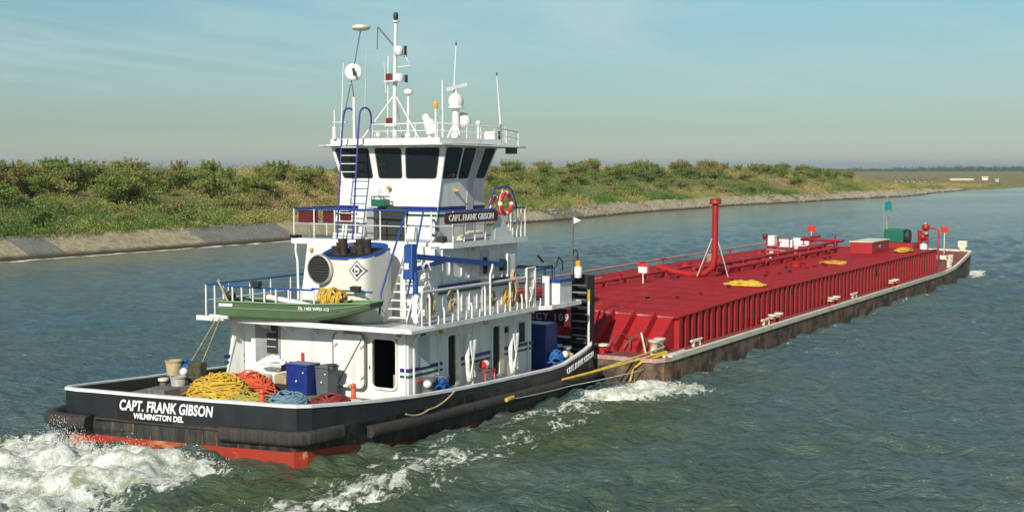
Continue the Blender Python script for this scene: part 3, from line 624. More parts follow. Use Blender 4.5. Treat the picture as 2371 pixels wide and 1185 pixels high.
# louver / stair opening port side of aft wall and wing wall
t = MB(); t.box(5.77, 5.83, 1.75, 2.85, 1.75, 3.1); t.build('recess', M['grey'], dh)
t = MB(); t.box(5.72, 5.78, 1.85, 2.3, 2.1, 3.05)
for z in (2.3, 2.55, 2.8): t.box(5.70, 5.73, 1.88, 2.28, z, z + .03, 1)
t.build('louver', [M['mesh'], M['ltgrey']], dh)
t = MB(); t.hexa([(5.15, 3.62, .9), (5.9, 3.35, .9), (5.9, 3.45, .9), (5.15, 3.72, .9), (5.55, 3.50, 3.12), (5.9, 3.35, 3.12), (5.9, 3.45, 3.12), (5.55, 3.60, 3.12)])
t.build('wing_wall', M['white'], dh)
# stripes round the house
def stripe(parent, face_a, face_b, z0, z1, d, mat_, name='stripe'):
    m_ = MB(); a, b_ = Vector(face_a), Vector(face_b); tt = (b_ - a).normalized(); nn = Vector((tt.y, -tt.x, 0))
    for s_ in (0,):
        p = [(a + nn * .001), (b_ + nn * .001), (b_ + nn * d), (a + nn * d)]
        m_.hexa([(q.x, q.y, z0) for q in p] + [(q.x, q.y, z1) for q in p])
    return m_.build(name, mat_, parent)
for z0, z1, mm in ((1.86, 1.98, M['blueband']), (1.68, 1.76, M['greenband'])):
    stripe(dh, (X1 + .0, YS, 0), (7.72, YS, 0), z0, z1, .012, mm); stripe(dh, (8.8, YS, 0), (10.72, YS, 0), z0, z1, .012, mm); stripe(dh, (11.63, YS, 0), (X2 + .1, YS, 0), z0, z1, .012, mm)
    stripe(dh, (5.14, 3.70, 0), (5.88, 3.36, 0), z0, z1, .012, mm)
stripe(dh, (X1, D0 - .10, 0), (X1, YS, 0), 1.86, 1.98, .012, M['blueband']); stripe(dh, (X1, D0 - .10, 0), (X1, YS, 0), 1.68, 1.76, .012, M['greenband'])
stripe(dh, (X1, -1.95, 0), (X1, -2.02, 0), 1.86, 1.98, .012, M['blueband'])
# starboard wall openings
fs_ = Face((X1, YS, .6), (X2, YS, .6), (X1, YS, H1Z), (X2, YS, H1Z)); SL = X2 - X1
def su(x): return (x - X1) / SL
def sv(z): return (z - .6) / (H1Z - .6)
for x in (8.02, 10.85):
    t = MB(); fs_.panel(t, su(x - .10), su(x + .75), sv(1.0), sv(2.88), .2, .0, .05, 0, .09); fr = t.build('side_door', M['white'], dh)
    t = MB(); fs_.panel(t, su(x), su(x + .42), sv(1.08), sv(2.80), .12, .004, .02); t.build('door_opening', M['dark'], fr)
    t = MB(); fs_.panel(t, su(x + .42), su(x + .66), sv(1.08), sv(2.80), .05, .004, .07); t.build('door_leaf', M['cream'], fr)
t = MB(); fs_.panel(t, su(12.6), su(13.12), sv(1.98), sv(2.78), .03, .0, .03); wf = t.build('window', M['ltgrey'], dh)
t = MB(); fs_.panel(t, su(12.66), su(13.06), sv(2.03), sv(2.73), .02, .03, .04); t.build('pane', M['glass'], wf)
t = MB(); fs_.panel(t, su(11.45), su(11.95), sv(2.45), sv(2.75), .03, .0, .03); wf = t.build('window', M['ltgrey'], dh)
t = MB(); fs_.panel(t, su(11.5), su(11.9), sv(2.5), sv(2.7), .02, .03, .04); t.build('pane', M['glass'], wf)
t = MB(); fs_.panel(t, su(6.35), su(6.95), sv(1.95), sv(2.9), .02, .0, .03); t.build('locker_panel', M['ltgrey'], dh)
t = MB(); fs_.panel(t, su(6.4), su(6.75), sv(2.96), sv(3.02), .01, .0, .03); t.build('vent_slot', M['mesh'], dh)
t = MB()
for x in (7.45, 9.55, 12.3, 13.3): t.box(x, x + .05, YS - .045, YS - .0005, .75, H1Z - .02)
t.build('wall_stiffener', M['white'], dh)
t = MB(); t.tube([(5.98, -3.58, 1.0), (5.98, -3.58, 2.75), (6.1, -3.60, 2.95), (6.45, -3.62, 3.12)], .035, 8); t.build('drain_pipe', M['white'], dh)
t = MB(); t.tube([(5.76, -3.40, 1.0), (5.76, -3.40, 3.1)], .03, 6); t.build('corner_pipe', M['white'], dh)
# boat deck slab
bd = MB(); poly = [(4.75, 4.55), (5.15, -4.0), (13.2, -4.02), (13.6, -4.35), (15.9, -4.35), (15.9, -2.9), (14.6, -2.7), (14.6, 4.5)]
bd.prism(poly, 3.18, 3.27, 0, 1)
bdo = bd.build('boat_deck', [M['white'], M['grey']], tug, bevel=.01)
t = MB()
pa = [Vector((p[0], p[1], 0)) for p in poly[:6]]
for a, b_ in zip(pa, pa[1:]): t.beam(a + Vector((0, 0, 3.26)), b_ + Vector((0, 0, 3.26)), .05, .16)
t.build('deck_edge', M['white'], bdo)
for y in (2.1, 1.2, .1, -1.1): t = MB(); t.add([(5.05, y, 3.17), (5.8, y, 3.17), (5.8, y, 2.80), (5.05, y + .03, 3.17), (5.8, y + .03, 3.17), (5.8, y + .03, 2.80)], [(0, 1, 2), (5, 4, 3), (0, 2, 5, 3)]); t.build('bracket', M['white'], bdo)
# ---------------------------------------------------------------- second house
L2 = Face((8.65, 3.25, 3.27), (8.25, -2.62, 3.27), (8.75, 3.0, 5.62), (8.35, -2.62, 5.62))
def ring2(z, k): return [(8.25 + .1 * k, -2.62, z), (14.1, -2.62, z), (14.1, 3.0, z), (8.65 + .1 * k, 3.3 - .3 * k, z)]
h2 = MB(); h2.loft([ring2(3.27, 0), ring2(5.68, 1)], 0); h2o = h2.build('upper_deckhouse', M['white'], tug, bevel=.02)
s2 = Face((8.3, -2.62, 3.27), (14.1, -2.62, 3.27), (8.3, -2.62, 5.68), (14.1, -2.62, 5.68))
def u2(x): return (x - 8.3) / 5.8
def v2(z): return (z - 3.27) / 2.41
t = MB(); s2.panel(t, u2(11.45), u2(12.05), v2(3.5), v2(5.38), .03, 0, .03); fr = t.build('side_door', M['ltgrey'], h2o)
t = MB(); s2.panel(t, u2(11.6), u2(11.9), v2(4.55), v2(5.15), .02, .03, .04); t.build('pane', M['glass'], fr)
t = MB()
for x in (9.0, 9.45, 10.2, 10.7, 11.2, 12.3, 12.9, 13.4): t.box(x, x + .045, -2.67, -2.6205, 3.35, 5.62)
t.build('wall_stiffener', M['white'], h2o)
t = MB(); t.hexa([(8.26, -2.60, 3.3), (8.62, -2.60, 3.3), (8.62, -2.72, 3.3), (8.26, -2.78, 3.3), (8.36, -2.60, 5.6), (8.62, -2.60, 5.6), (8.62, -2.72, 5.6), (8.36, -2.78, 5.6)]); t.build('corner_pier', M['white'], h2o)
for z0, z1, mm in ((4.22, 4.36, M['blueband']), (4.04, 4.13, M['greenband'])):
    stripe(h2o, (8.7, -2.67, 0), (11.43, -2.67, 0), z0, z1, .012, mm); stripe(h2o, (12.1, -2.67, 0), (14.1, -2.67, 0), z0, z1, .012, mm)
t = MB(); t.tube([(8.55, 3.28, 3.5), (8.55, 3.3, 5.0), (8.6, 3.42, 5.3), (8.7, 3.5, 5.6)], .04, 8); t.build('drain_pipe', M['white'], h2o)
# pilothouse deck
pd = MB(); pp = [(8.85, 3.85), (8.72, -2.42), (9.2, -2.98), (14.15, -3.02), (14.4, -2.0), (14.4, 3.0), (13.9, 3.85)]
pd.prism(pp, 5.60, 5.80, 0, 1); pdo = pd.build('pilot_deck', [M['white'], M['grey']], tug, bevel=.012)
t = MB(); t.box(8.8, 9.1, 3.55, 3.87, 5.81, 5.90); t.build('scupper', M['dark'], pdo)
# ---------------------------------------------------------------- pilothouse
def prg(z, xa, y0, y1, xf, c): return [(xa, y0, z), (xf - .45, y0, z), (xf, y0 + c, z), (xf, y1 - c, z), (xf - c, y1, z), (xa, y1, z)]
R0, R1, R2 = prg(5.8, 9.55, -1.92, 2.5, 13.3, 1.0), prg(7.88, 10.02, -1.93, 2.42, 13.35, 1.0), prg(9.12, 9.83, -2.26, 2.76, 13.75, 1.15)
ph = MB(); ph.loft([R0, R1, R2], 0, True, True); pho = ph.build('pilothouse', M['white'], tug)
fA = Face(R1[5], R1[0], R2[5], R2[0]); fAl = Face(R0[5], R0[0], R1[5], R1[0]); fS = Face(R1[0], R1[1], R2[0], R2[1]); fSl = Face(R0[0], R0[1], R1[0], R1[1]); fC = Face(R1[1], R1[2], R2[1], R2[2]); fCl = Face(R0[1], R0[2], R1[1], R1[2])
def window(F, u0, u1, v0, v1):
    t = MB(); F.panel(t, u0, u1, v0, v1, .10, 0, .012); wf_ = t.build('window', M['blackplain'], pho)
    t = MB(); F.panel(t, u0 + .012, u1 - .012, v0 + .03, v1 - .03, .08, .012, .018); t.build('pane', M['glass'], wf_)
for u0, u1 in ((.03, .335), (.39, .625), (.66, .955)): window(fA, u0, u1, .06, .93)
for u0, u1 in ((.03, .325), (.36, .585), (.765, .965)): window(fS, u0, u1, .06, .93)
window(fC, .16, .80, .03, .93)
for a, b_ in ((2, 3), (3, 4), (4, 5)):
    F = Face(R1[a], R1[b_], R2[a], R2[b_])
    for u0, u1 in (((.04, .48), (.52, .96)) if a == 3 - 1 else ((.1, .9),)): window(F, u0, u1, .06, .92)
t = MB(); fSl.panel(t, .60, .735, .05, 1.0, .03, .0, .02); d_ = t.build('door', M['ltgrey'], pho)
t = MB(); fS.panel(t, .61, .74, -.02, .85, .03, .0, .02); t.build('door_upper', M['ltgrey'], pho)
t = MB(); t.tube([fSl.at(0, 0, .02), fSl.at(0, 1, .02), fS.at(0, 1, .02)], .018, 5); t.build('corner_trim', M['ltgrey'], pho)
def strip_on(F, u0, u1, v0, v1, d, mm):
    t = MB(); a = [F.at(u0, v0, 0), F.at(u1, v0, 0), F.at(u1, v0, d), F.at(u0, v0, d), F.at(u0, v1, 0), F.at(u1, v1, 0), F.at(u1, v1, d), F.at(u0, v1, d)]; t.hexa(a); t.build('stripe', mm, pho)
for v0, v1, mm in ((.50, .565, M['blueband']), (.40, .44, M['greenband'])):
    strip_on(fAl, .0, .22, v0, v1, .01, mm); strip_on(fAl, .56, 1, v0, v1, .01, mm); strip_on(fSl, 0, .59, v0, v1, .01, mm); strip_on(fSl, .75, 1, v0, v1, .01, mm); strip_on(fCl, 0, 1, v0, v1, .01, mm)
t = MB(); fAl.panel(t, .30, .52, .02, .56, .02, 0, .02); wf_ = t.build('aft_door', M['ltgrey'], pho)
t = MB(); fAl.panel(t, .34, .44, .04, .53, .02, .02, .03); t.build('door_glass', M['glass'], wf_)
t = MB(); t.box(9.36, 9.62, -.75, .32, 5.82, 6.95); t.build('equipment_locker', M['mesh'], pdo)
t = MB(); t.box(9.30, 9.55, .45, .75, 5.82, 6.9); t.build('equipment_locker', M['grey'], pdo)
# roof
rf = MB(); rp = [(9.55, 2.75), (9.25, -2.5), (11.6, -2.68), (14.0, -2.9), (14.75, -2.6), (15.0, -1.4), (15.0, 1.9), (14.0, 3.4), (11.5, 3.5), (10.1, 3.55)]
rf.prism(rp, lambda x, y: 9.12 - .010 * (x - 9), lambda x, y: 9.17 - .010 * (x - 9)); rfo = rf.build('pilothouse_roof', M['white'], tug)
t = MB(); rq = [(9.62, 2.6), (9.36, -2.32), (13.2, -2.45), (13.8, -1.4), (13.8, 1.9), (13.2, 2.7)]; t.prism(rq, 9.175, 9.36); t.build('roof_coaming', M['white'], rfo)
t = MB(); t.box(13.75, 14.2, -2.55, -2.3, 8.84, 9.08); t.build('horn_box', M['steel'], rfo)
# amber deck lights
def dlight(p, n_, col='amber'):
    t = MB(); t.lathe([(.075, 0), (.08, .04), (.06, .06)], p, n_, 10, 0); t.lathe([(.055, .06), (.055, .12), (.03, .17), (.0, .18)], p, n_, 10, 1); t.build('deck_light', [M['brass'], M[col]], tug)
for p in ((5.8, 1.42, 2.98), (5.8, -3.16, 3.04)): dlight(p, (-1, 0, 0))
for x, z in ((7.55, 2.97), (10.35, 3.0), (13.45, 3.06)): dlight((x, -3.5, z), (0, -1, 0))
dlight((9.85, .15, 7.62), (-1, 0, 0)); dlight((10.9, -1.93, 7.52), (0, -1, 0)); dlight((8.72, 2.75, 5.42), (-1, 0, -.3)); dlight((10.6, -2.9, 5.60), (0, 0, -1), 'amber')
# ---------------------------------------------------------------- railings
def railing(pts, z_top, mids, post_every, name, mt, mp_, r=.028, parent=tug, zb=0, pr=.024):
    t = MB(); P3 = [Vector(p) for p in pts]
    t.tube([p + Vector((0, 0, z_top)) for p in P3], r, 8); ro = t.build(name, mt, parent)
    t = MB()
    for m_ in mids: t.tube([p + Vector((0, 0, m_)) for p in P3], .017, 6)
    if mids: t.build('mid_rail', mp_, ro)
    for a, b_ in zip(P3, P3[1:]):
        L = (b_ - a).length; k = max(1, round(L / post_every))
        for i in range(k + 1 if b_ is P3[-1] else k):
            p = a.lerp(b_, i / k); q = MB(); q.tube([p + Vector((0, 0, zb)), p + Vector((0, 0, z_top))], pr, 6); q.build('post', mp_, ro)
    return ro
railing([(13.6, 3.75, 5.8), (8.95, 3.78, 5.8), (8.85, .9, 5.8), (8.8, -2.35, 5.8)], 1.06, [.52], .95, 'pilot_deck_railing', M['blue'], M['whitedk'], .035, pr=.026)
railing([(8.8, -2.35, 5.8), (9.3, -2.9, 5.8), (12.0, -2.94, 5.8)], 1.06, [.55], .62, 'pilot_deck_railing', M['blue'], M['white'], .03, pr=.03)
railing([(12.9, -2.94, 5.8), (14.1, -2.94, 5.8), (14.3, -2.2, 5.8)], 1.06, [.55], .33, 'pilot_deck_railing', M['blue'], M['white'], .03, pr=.03)
t = MB(); t.hexa([(11.9, -2.97, 5.80), (13.2, -2.97, 5.80), (13.2, -2.93, 5.80), (11.9, -2.93, 5.80), (11.95, -2.97, 6.15), (12.15, -2.97, 6.5), (12.15, -2.93, 6.5), (11.95, -2.93, 6.15)]); t.add([(11.6, -2.96, 5.8), (13.25, -2.96, 5.8), (13.0, -2.96, 6.05), (12.3, -2.96, 6.65), (12.0, -2.96, 6.65), (11.75, -2.96, 6.1)], [(0, 1, 2, 3, 4, 5)]); t.build('gusset_plate', M['white'], pdo)
# rail frame that carries the rings
t = MB(); t.tube([(11.35, -2.95, 6.6), (11.5, -2.95, 6.9), (11.95, -2.95, 7.60), (12.9, -2.95, 7.63), (13.15, -2.95, 7.5), (13.5, -2.95, 6.85)], .03, 7); t.build('ring_frame', M['blue'], tug)
t = MB(); t.tube([(12.45, -2.95, 7.58), (12.45, -2.95, 7.35)], .03, 6); t.build('ring_bracket', M['white'], tug)
# boat deck rails
railing([(5.1, 4.45, 3.27), (4.85, 2.6, 3.27), (4.95, 1.2, 3.27), (5.2, -.2, 3.27)], 1.1, [], .42, 'boat_deck_railing', M['blue'], M['white'], .032, pr=.032)
railing([(14.2, 4.4, 3.27), (9.5, 4.45, 3.27), (5.1, 4.45, 3.27)], 1.08, [.55], 1.2, 'boat_deck_railing', M['blue'], M['whitedk'], .03)
t = MB(); t.tube([(5.8, .4, 4.35), (5.9, -1.0, 4.33), (6.0, -1.95, 4.32)], .03, 6); t.build('stack_rail', M['blue'], tug)
so = railing([(5.95, -3.92, 3.27), (9.5, -3.93, 3.27), (12.9, -3.93, 3.27)], 1.14, [], 50, 'boat_deck_railing', M['ltgrey'], M['white'], .055)
for k, x in enumerate(np.arange(6.3, 13.1, .83)):
    q = MB(); z = 4.35 if k % 2 == 0 else 3.85
    q.tube([(x, -3.98, 3.10), (x, -3.98, z - .15), (x, -3.94, z)], .035, 7)
    q.tube([(x, -3.98, 3.42), (x + .08, -3.98, 3.24), (x + .25, -3.98, 3.17), (x + .42, -3.98, 3.24), (x + .5, -3.98, 3.42), (x + .5, -3.98, 3.6)], .026, 6); q.build('post', M['white'], so)
t = MB(); t.tube([(5.7, -3.9, 3.75), (13.0, -3.9, 3.78)], .008, 4); t.build('lifeline', M['galv'], so)
t = MB(); t.tube([(9.95, -3.98, 3.2), (9.95, -3.98, 4.7), (10.1, -3.98, 4.95), (10.1, -3.98, 5.05)], .04, 7); t.build('davit_post', M['white'], tug)
t = MB(); t.box(12.45, 13.05, -3.95, -3.90, 3.3, 4.72); t.build('gate_frame', M['cream'], tug)
t = MB()
for x in (12.45, 13.05): t.tube([(x, -3.97, 3.25), (x, -3.97, 4.75)], .04, 6)
t.tube([(12.45, -3.97, 4.75), (13.05, -3.97, 4.75)], .03, 6); t.build('gate_post', M['white'], tug)
# forward platform locker, dark rails
railing([(13.3, -2.9, 3.27), (14.3, -3.7, 3.27), (15.0, -3.6, 3.27)], 1.40, [.8], .6, 'forward_railing', M['blackplain'], M['blackplain'], .03)
railing([(14.3, -3.2, 3.27), (15.9, -3.2, 3.27), (15.9, 3.6, 3.27), (14.4, 4.0, 3.27)], 1.25, [.6], .9, 'forward_railing', M['blue'], M['blue'], .032)
t = MB(); t.tube([(14.3, -3.6, 4.85), (14.0, -3.55, 5.1)], .04, 6); t.tube([(16.0, -3.5, 4.4), (16.0, -3.5, 4.75), (15.7, -3.5, 4.95), (15.5, -3.5, 4.6)], .03, 6); t.build('rail_end', M['blackplain'], tug)
# ---------------------------------------------------------------- deck locker (fixed)
lk = MB(); lk.box(14.35, 15.30, -4.28, -3.72, 3.27, 4.12); lko = lk.build('deck_locker', M['white'], tug, bevel=.015)
t = MB(); t.prism([(14.28, -4.34), (15.36, -4.34), (15.36, -3.66), (14.28, -3.66)], 4.12, 4.22); t.build('locker_lid', M['blue'], lko)
t = MB(); t.box(14.05, 14.09, -4.0, -3.72, 3.27, 4.35); t.build('splash_plate', M['white'], lko)
# ---------------------------------------------------------------- exhaust stack
def orec(cx_, cy_, hx, hy, z, p=5, n_=48, tilt=0):
    o = []
    for i in range(n_):
        a = 2 * math.pi * i / n_; c, s_ = math.cos(a), math.sin(a); x = hx * abs(c) ** (2 / p) * (1 if c > 0 else -1); y = hy * abs(s_) ** (2 / p) * (1 if s_ > 0 else -1)
        o.append((cx_ + x, cy_ + y, z + tilt * x))
    return o
SX, SY = 7.0, -.49
sk = MB(); sk.loft([orec(SX, SY, .90, 1.06, 3.27), orec(SX, SY, .86, 1.04, 5.50, tilt=.18)], 0, True, False, True)
sko = sk.build('exhaust_stack', M['stack'], tug)
t = MB(); t.loft([orec(SX, SY, .87, 1.05, 5.46, 3.2, tilt=.18), orec(SX, SY, .88, 1.06, 5.60, 3.0, tilt=.24), orec(SX, SY, .84, 1.02, 5.60, 3.0, tilt=.24), orec(SX, SY, .82, .98, 5.40, 3.2, tilt=.18)], 0, False, False, True); t.build('stack_rim', M['blue'], sko)
t = MB(); t.loft([orec(SX, SY, .82, .98, 5.49, 3.2, tilt=.18)], 0, False, True); t.build('stack_well', M['dark'], sko)
for x, y in ((6.8, -.2), (7.05, -1.0), (7.3, -.55)):
    for dx, dy, hh in ((0, 0, .74), (.17, .18, .62), (-.14, .14, .52)):
        t = MB(); t.lathe([(.15, 0), (.15, hh - .1), (.175, hh), (.145, hh), (.12, hh - .25)], (x + dx, y + dy, 5.22), (.12 * (dx + .3), .5 * dy + .12, 1), 12, 0, False); t.build('exhaust_pipe', M['soot'], sko)
t = MB(); cc = (6.19, .22, 5.0); t.lathe([(.50, .10), (.50, .0), (.455, -.0), (.455, .12)], (6.07, .22, 4.98), (-1, 0, 0), 32, 0, False); t.lathe([(.50, 0), (.50, .02)], (6.08, .22, 4.98), (-1, 0, 0), 32, 0); lo_ = t.build('vent_ring', M['stack'], sko)
t = MB(); t.lathe([(.45, 0), (.45, .03)], (6.05, .22, 4.98), (-1, 0, 0), 28)
for k in range(9):
    z = 4.98 - .36 + k * .09; hw = math.sqrt(max(.44 ** 2 - (z - 4.98) ** 2, .01)); t.box(5.98, 6.03, .22 - hw, .22 + hw, z - .012, z + .012)
t.build('louver', M['mesh'], lo_)
# diamond emblem on the stack
def stack_surf(y, z):      # aft face of the stack at y
    hx = .90 - .04 * (z - 3.27) / 2.23; hy = 1.06 - .02 * (z - 3.27) / 2.23; q = min(abs((y - SY) / hy), .995); return SX - hx * (1 - q ** 5) ** (1 / 5)
def diamond(r0_, r1_, mt, d, name='emblem'):
    t = MB(); cy_, cz = -1.21, 4.98; n_ = 8
    def pt(a, r): # square path
        k = int(a // 1) % 4; f = a - int(a); cs_ = [(1, 0), (0, 1), (-1, 0), (0, -1)]; p, q_ = cs_[k], cs_[(k + 1) % 4]; return cy_ + (p[0] * (1 - f) + q_[0] * f) * r * .86, cz + (p[1] * (1 - f) + q_[1] * f) * r
    st_ = [i / n_ for i in range(4 * n_)]; o1 = [pt(a, r1_) for a in st_]
    O = [(stack_surf(y, z) - d, y, z) for y, z in o1]
    if r0_ > 0:
        i1 = [pt(a, r0_) for a in st_]; I = [(stack_surf(y, z) - d, y, z) for y, z in i1]; m_ = len(O)
        t.add(O + I, [(i, (i + 1) % m_, (i + 1) % m_ + m_, i + m_) for i in range(m_)])
    else: t.add(O + [(stack_surf(cy_, cz) - d, cy_, cz)], [(i, (i + 1) % len(O), len(O)) for i in range(len(O))])
    return t.build(name, mt, sko)
diamond(.29, .34, M['blackplain'], .012); diamond(0, .29, M['letter'], .008, 'emblem_field'); diamond(0, .22, M['blackplain'], .011, 'emblem_field')
t = MB()
for q, (r_a, a0, a1) in enumerate(((.10, 60, 300), (.05, -60, 170))):
    pp_ = []
    for i in range(9): a = R(a0 + (a1 - a0) * i / 8); y = -1.19 + r_a * math.cos(a); z = 4.98 + r_a * math.sin(a); pp_.append((stack_surf(y, z) - .02, y, z))
    t.tube(pp_, .024, 5)
t.build('emblem_swirl', M['letter'], sko)
for y in (-1.35,): 
    t = MB(); t.hexa([(5.85, y - .16, 4.32), (5.85, y + .16, 4.32), (6.0, y + .14, 4.32), (6.0, y - .14, 4.32), (5.82, y - .2, 4.48), (5.82, y + .2, 4.48), (6.0, y + .16, 4.5), (6.0, y - .16, 4.5)]); t.build('floodlight', M['mesh'], tug)
t = MB(); t.hexa([(4.7, 1.75, 4.42), (4.7, 2.05, 4.42), (4.9, 2.05, 4.42), (4.9, 1.75, 4.42), (4.68, 1.7, 4.6), (4.68, 2.1, 4.6), (4.9, 2.05, 4.6), (4.9, 1.75, 4.6)]); t.build('floodlight', M['mesh'], tug)
# ---------------------------------------------------------------- stairs, ladder, crane
st = MB(); A0, A1 = Vector((6.45, -2.08, 3.3)), Vector((8.75, -1.45, 5.72)); B0, B1 = Vector((6.65, -2.85, 3.3)), Vector((8.75, -2.2, 5.72))
st.beam(A0, A1, .04, .2); st.beam(B0, B1, .04, .2); sto = st.build('stairs', M['white'], tug)
for k in range(9):
    f = (k + .6) / 9.5; a, b_ = A0.lerp(A1, f), B0.lerp(B1, f); t = MB(); t.hexa([a + Vector((-.12, 0, 0)), b_ + Vector((-.12, 0, 0)), b_ + Vector((.12, 0, 0)), a + Vector((.12, 0, 0)), a + Vector((-.12, 0, .035)), b_ + Vector((-.12, 0, .035)), b_ + Vector((.12, 0, .035)), a + Vector((.12, 0, .035))]); t.build('tread', M['white'], sto)
t = MB(); t.tube([A0 + Vector((-.25, 0, .3)), A0 + Vector((-.15, 0, 1.0)), A1 + Vector((0, .1, 1.15))], .035, 7); t.build('handrail', M['blue'], sto)
t = MB(); t.tube([B0 + Vector((0, -.02, .9)), B1 + Vector((-.2, 0, 1.15))], .035, 7); t.build('handrail', M['blue'], sto)
t = MB(); t.hexa([(5.05, -4.15, 3.2), (5.15, -3.0, 3.2), (6.4, -2.9, 3.2), (6.4, -4.15, 3.2), (5.05, -4.15, 3.30), (5.15, -3.0, 3.30), (6.4, -2.9, 3.30), (6.4, -4.15, 3.30)]); t.build('stair_landing', M['white'], tug)
# lower boarding ladder beside the crane, white treads
la = MB(); la.tube([(8.85, 1.72, 5.85), (9.15, 1.70, 9.6), (9.2, 1.68, 10.15)] + [(9.2 + .17 * (1 - math.cos(a)) * 2, 1.68 - .0, 10.15 + .3 * math.sin(a)) for a in np.linspace(.3, math.pi, 7)] + [(9.9, 1.68, 9.36)], .035, 7)
la.tube([(8.85, 1.05, 5.7), (9.15, .98, 9.6), (9.2, .96, 10.15)] + [(9.2 + .17 * (1 - math.cos(a)) * 2, .96, 10.15 + .3 * math.sin(a)) for a in np.linspace(.3, math.pi, 7)] + [(9.9, .96, 9.36)], .035, 7)
lao = la.build('roof_ladder', M['purple'], tug)
for k in range(12):
    z = 6.15 + k * .29; f = (z - 5.8) / 3.8; t = MB(); t.tube([(8.86 + .28 * f, 1.71, z), (8.86 + .28 * f, 1.02, z)], .02, 6); t.build('rung', M['whitedk'], lao)
t = MB(); t.tube([(9.5, .62, 5.85), (9.85, .60, 7.6)], .014, 5)
for z in (6.4, 6.8, 7.2): t.tube([(9.45 + (z - 5.85) * .2, .62, z), (9.45 + (z - 5.85) * .2, 1.0, z)], .01, 4)
t.build('pipe_run', M['galv'], pho)
cr_ = MB(); cr_.tube([(6.95, -2.98, 3.27), (6.95, -2.98, 4.95)], .09, 10); cro = cr_.build('crane', M['blue'], tug)
t = MB(); t.hexa([(6.72, -2.62, 4.72), (6.72, -3.0, 4.72), (7.05, -3.0, 4.72), (7.05, -2.62, 4.72), (6.86, -2.62, 5.86), (6.86, -2.92, 5.86), (7.15, -2.92, 5.86), (7.15, -2.62, 5.86)]); t.build('crane_housing', M['blue'], cro, bevel=.03)
t = MB(); t.box(6.70, 6.745, -2.88, -2.72, 5.05, 5.25); t.build('decal', M['letter'], cro)
t = MB(); t.beam((7.05, -2.9, 5.45), (12.4, -2.98, 4.85), .16, .18); t.beam((7.05, -2.9, 5.05), (8.6, -2.95, 5.20), .12, .12); t.build('boom', M['blue'], cro)
t = MB(); t.box(12.4, 12.48, -3.1, -2.85, 4.62, 5.05); t.build('boom_end', M['blackplain'], cro)
t = MB(); t.box(12.62, 13.2, -3.05, -3.0, 4.45, 5.2); t.tube([(12.62, -3.06, 4.4), (12.62, -3.06, 5.25)], .04, 6); t.build('boom_rest', M['white'], tug)
t = MB()
for k in range(16):
    p = Vector((7.15 + .6 * random.random(), -2.95 - .15 * random.random(), 4.4 + .9 * random.random())); q_ = p + Vector((random.uniform(-.2, .25), 0, random.uniform(-.25, .25))); t.tube([p, q_], random.uniform(.02, .045), 6)
t.build('hydraulic_hoses', M['white'], cro)
# ---------------------------------------------------------------- masts and antennas on the roof
RZ_ = 9.36
ms_ = MB(); ms_.tube([(10.4, .3, RZ_), (10.42, .3, 11.2), (10.5, .3, 13.55)], [.085, .08, .06], 10)
mo = ms_.build('mast', M['white'], tug)
t = MB(); t.tube([(10.42, .3, 10.95), (9.9, 1.35, 9.4)], .03, 6); t.tube([(10.42, .3, 10.95), (10.5, -.65, 9.4)], .03, 6); t.tube([(10.42, .3, 10.95), (11.3, .6, 9.4)], .03, 6); t.build('mast_brace', M['white'], mo)
t = MB(); t.lathe([(.13, 0), (.13, .05)], (10.5, .3, 13.5), (0, 0, 1), 10); t.build('masthead_plate', M['white'], mo)
t = MB(); t.lathe([(.07, 0), (.09, .05), (.09, .2), (.06, .26)], (10.5, .3, 13.58), (0, 0, 1), 10); t.build('masthead_light', M['mesh'], mo)
for z, c in ((11.55, 0), (9.98, 0)):
    t = MB(); t.box(10.2, 10.36, .36, .54, z - .12, z + .12); t.build('signal_light', M['redlens'], mo)
    t = MB(); t.box(10.15, 10.45, .1, .58, z - .17, z - .13); t.build('light_shelf', M['white'], mo)
t = MB(); t.lathe([(.12, 0), (.14, .05), (.14, .25), (.09, .3)], (10.47, .12, 11.38), (0, 0, 1), 12); t.build('lamp_housing', M['white'], mo)
t = MB(); t.lathe([(.1, 0), (.16, .05), (.16, .3), (.1, .34)], (10.45, .14, 12.3), (0, 0, 1), 12); t.build('lamp_housing', M['white'], mo)
t = MB(); t.box(10.5, 10.6, -.14, -.06, 11.36, 11.62); t.build('lamp_lens', M['mesh'], mo)
t = MB(); t.box(10.5, 10.6, -.10, -.04, 12.25, 12.65); t.build('lamp_lens', M['mesh'], mo)
t = MB(); t.tube([(10.47, .22, 11.9), (10.48, -.35, 11.95), (10.48, -.1, 12.3)], .025, 5); t.build('bracket', M['white'], mo)
t = MB(); t.tube([(10.47, .35, 12.65), (10.3, .95, 13.35)], .03, 6); t.build('yard', M['steel'], mo)
t = MB(); t.tube([(10.3, .95, 13.35), (10.3, .98, 12.55)], .02, 5); t.build('hanging_chain', M['steel'], mo)
t = MB(); t.tube([(10.3, .55, RZ_), (10.35, .53, 12.3)], .022, 7); t.build('pipe', M['white'], mo)
def whip(p, q_, r0_, r1_, name='whip_antenna', mt='pipe', tip=None):
    t = MB(); p, q_ = Vector(p), Vector(q_); m_ = p.lerp(q_, .5); t.tube([p, p.lerp(q_, .12), m_, q_], [r0_, r0_, (r0_ + r1_) / 2, r1_], 7); o = t.build(name, M[mt], tug)
    if tip: t = MB(); t.tube([q_, q_ + Vector((0, 0, .12))], .03, 6); t.build('antenna_tip', M['mesh'], o)
    return o
whip((9.6, 2.1, RZ_), (9.9, 2.2, 12.1), .028, .016); whip((9.55, 2.35, RZ_), (9.55, 2.35, 10.4), .035, .03); whip((9.7, 1.1, RZ_ + .9), (9.8, 1.08, 12.6), .022, .014, mt='ltgrey')
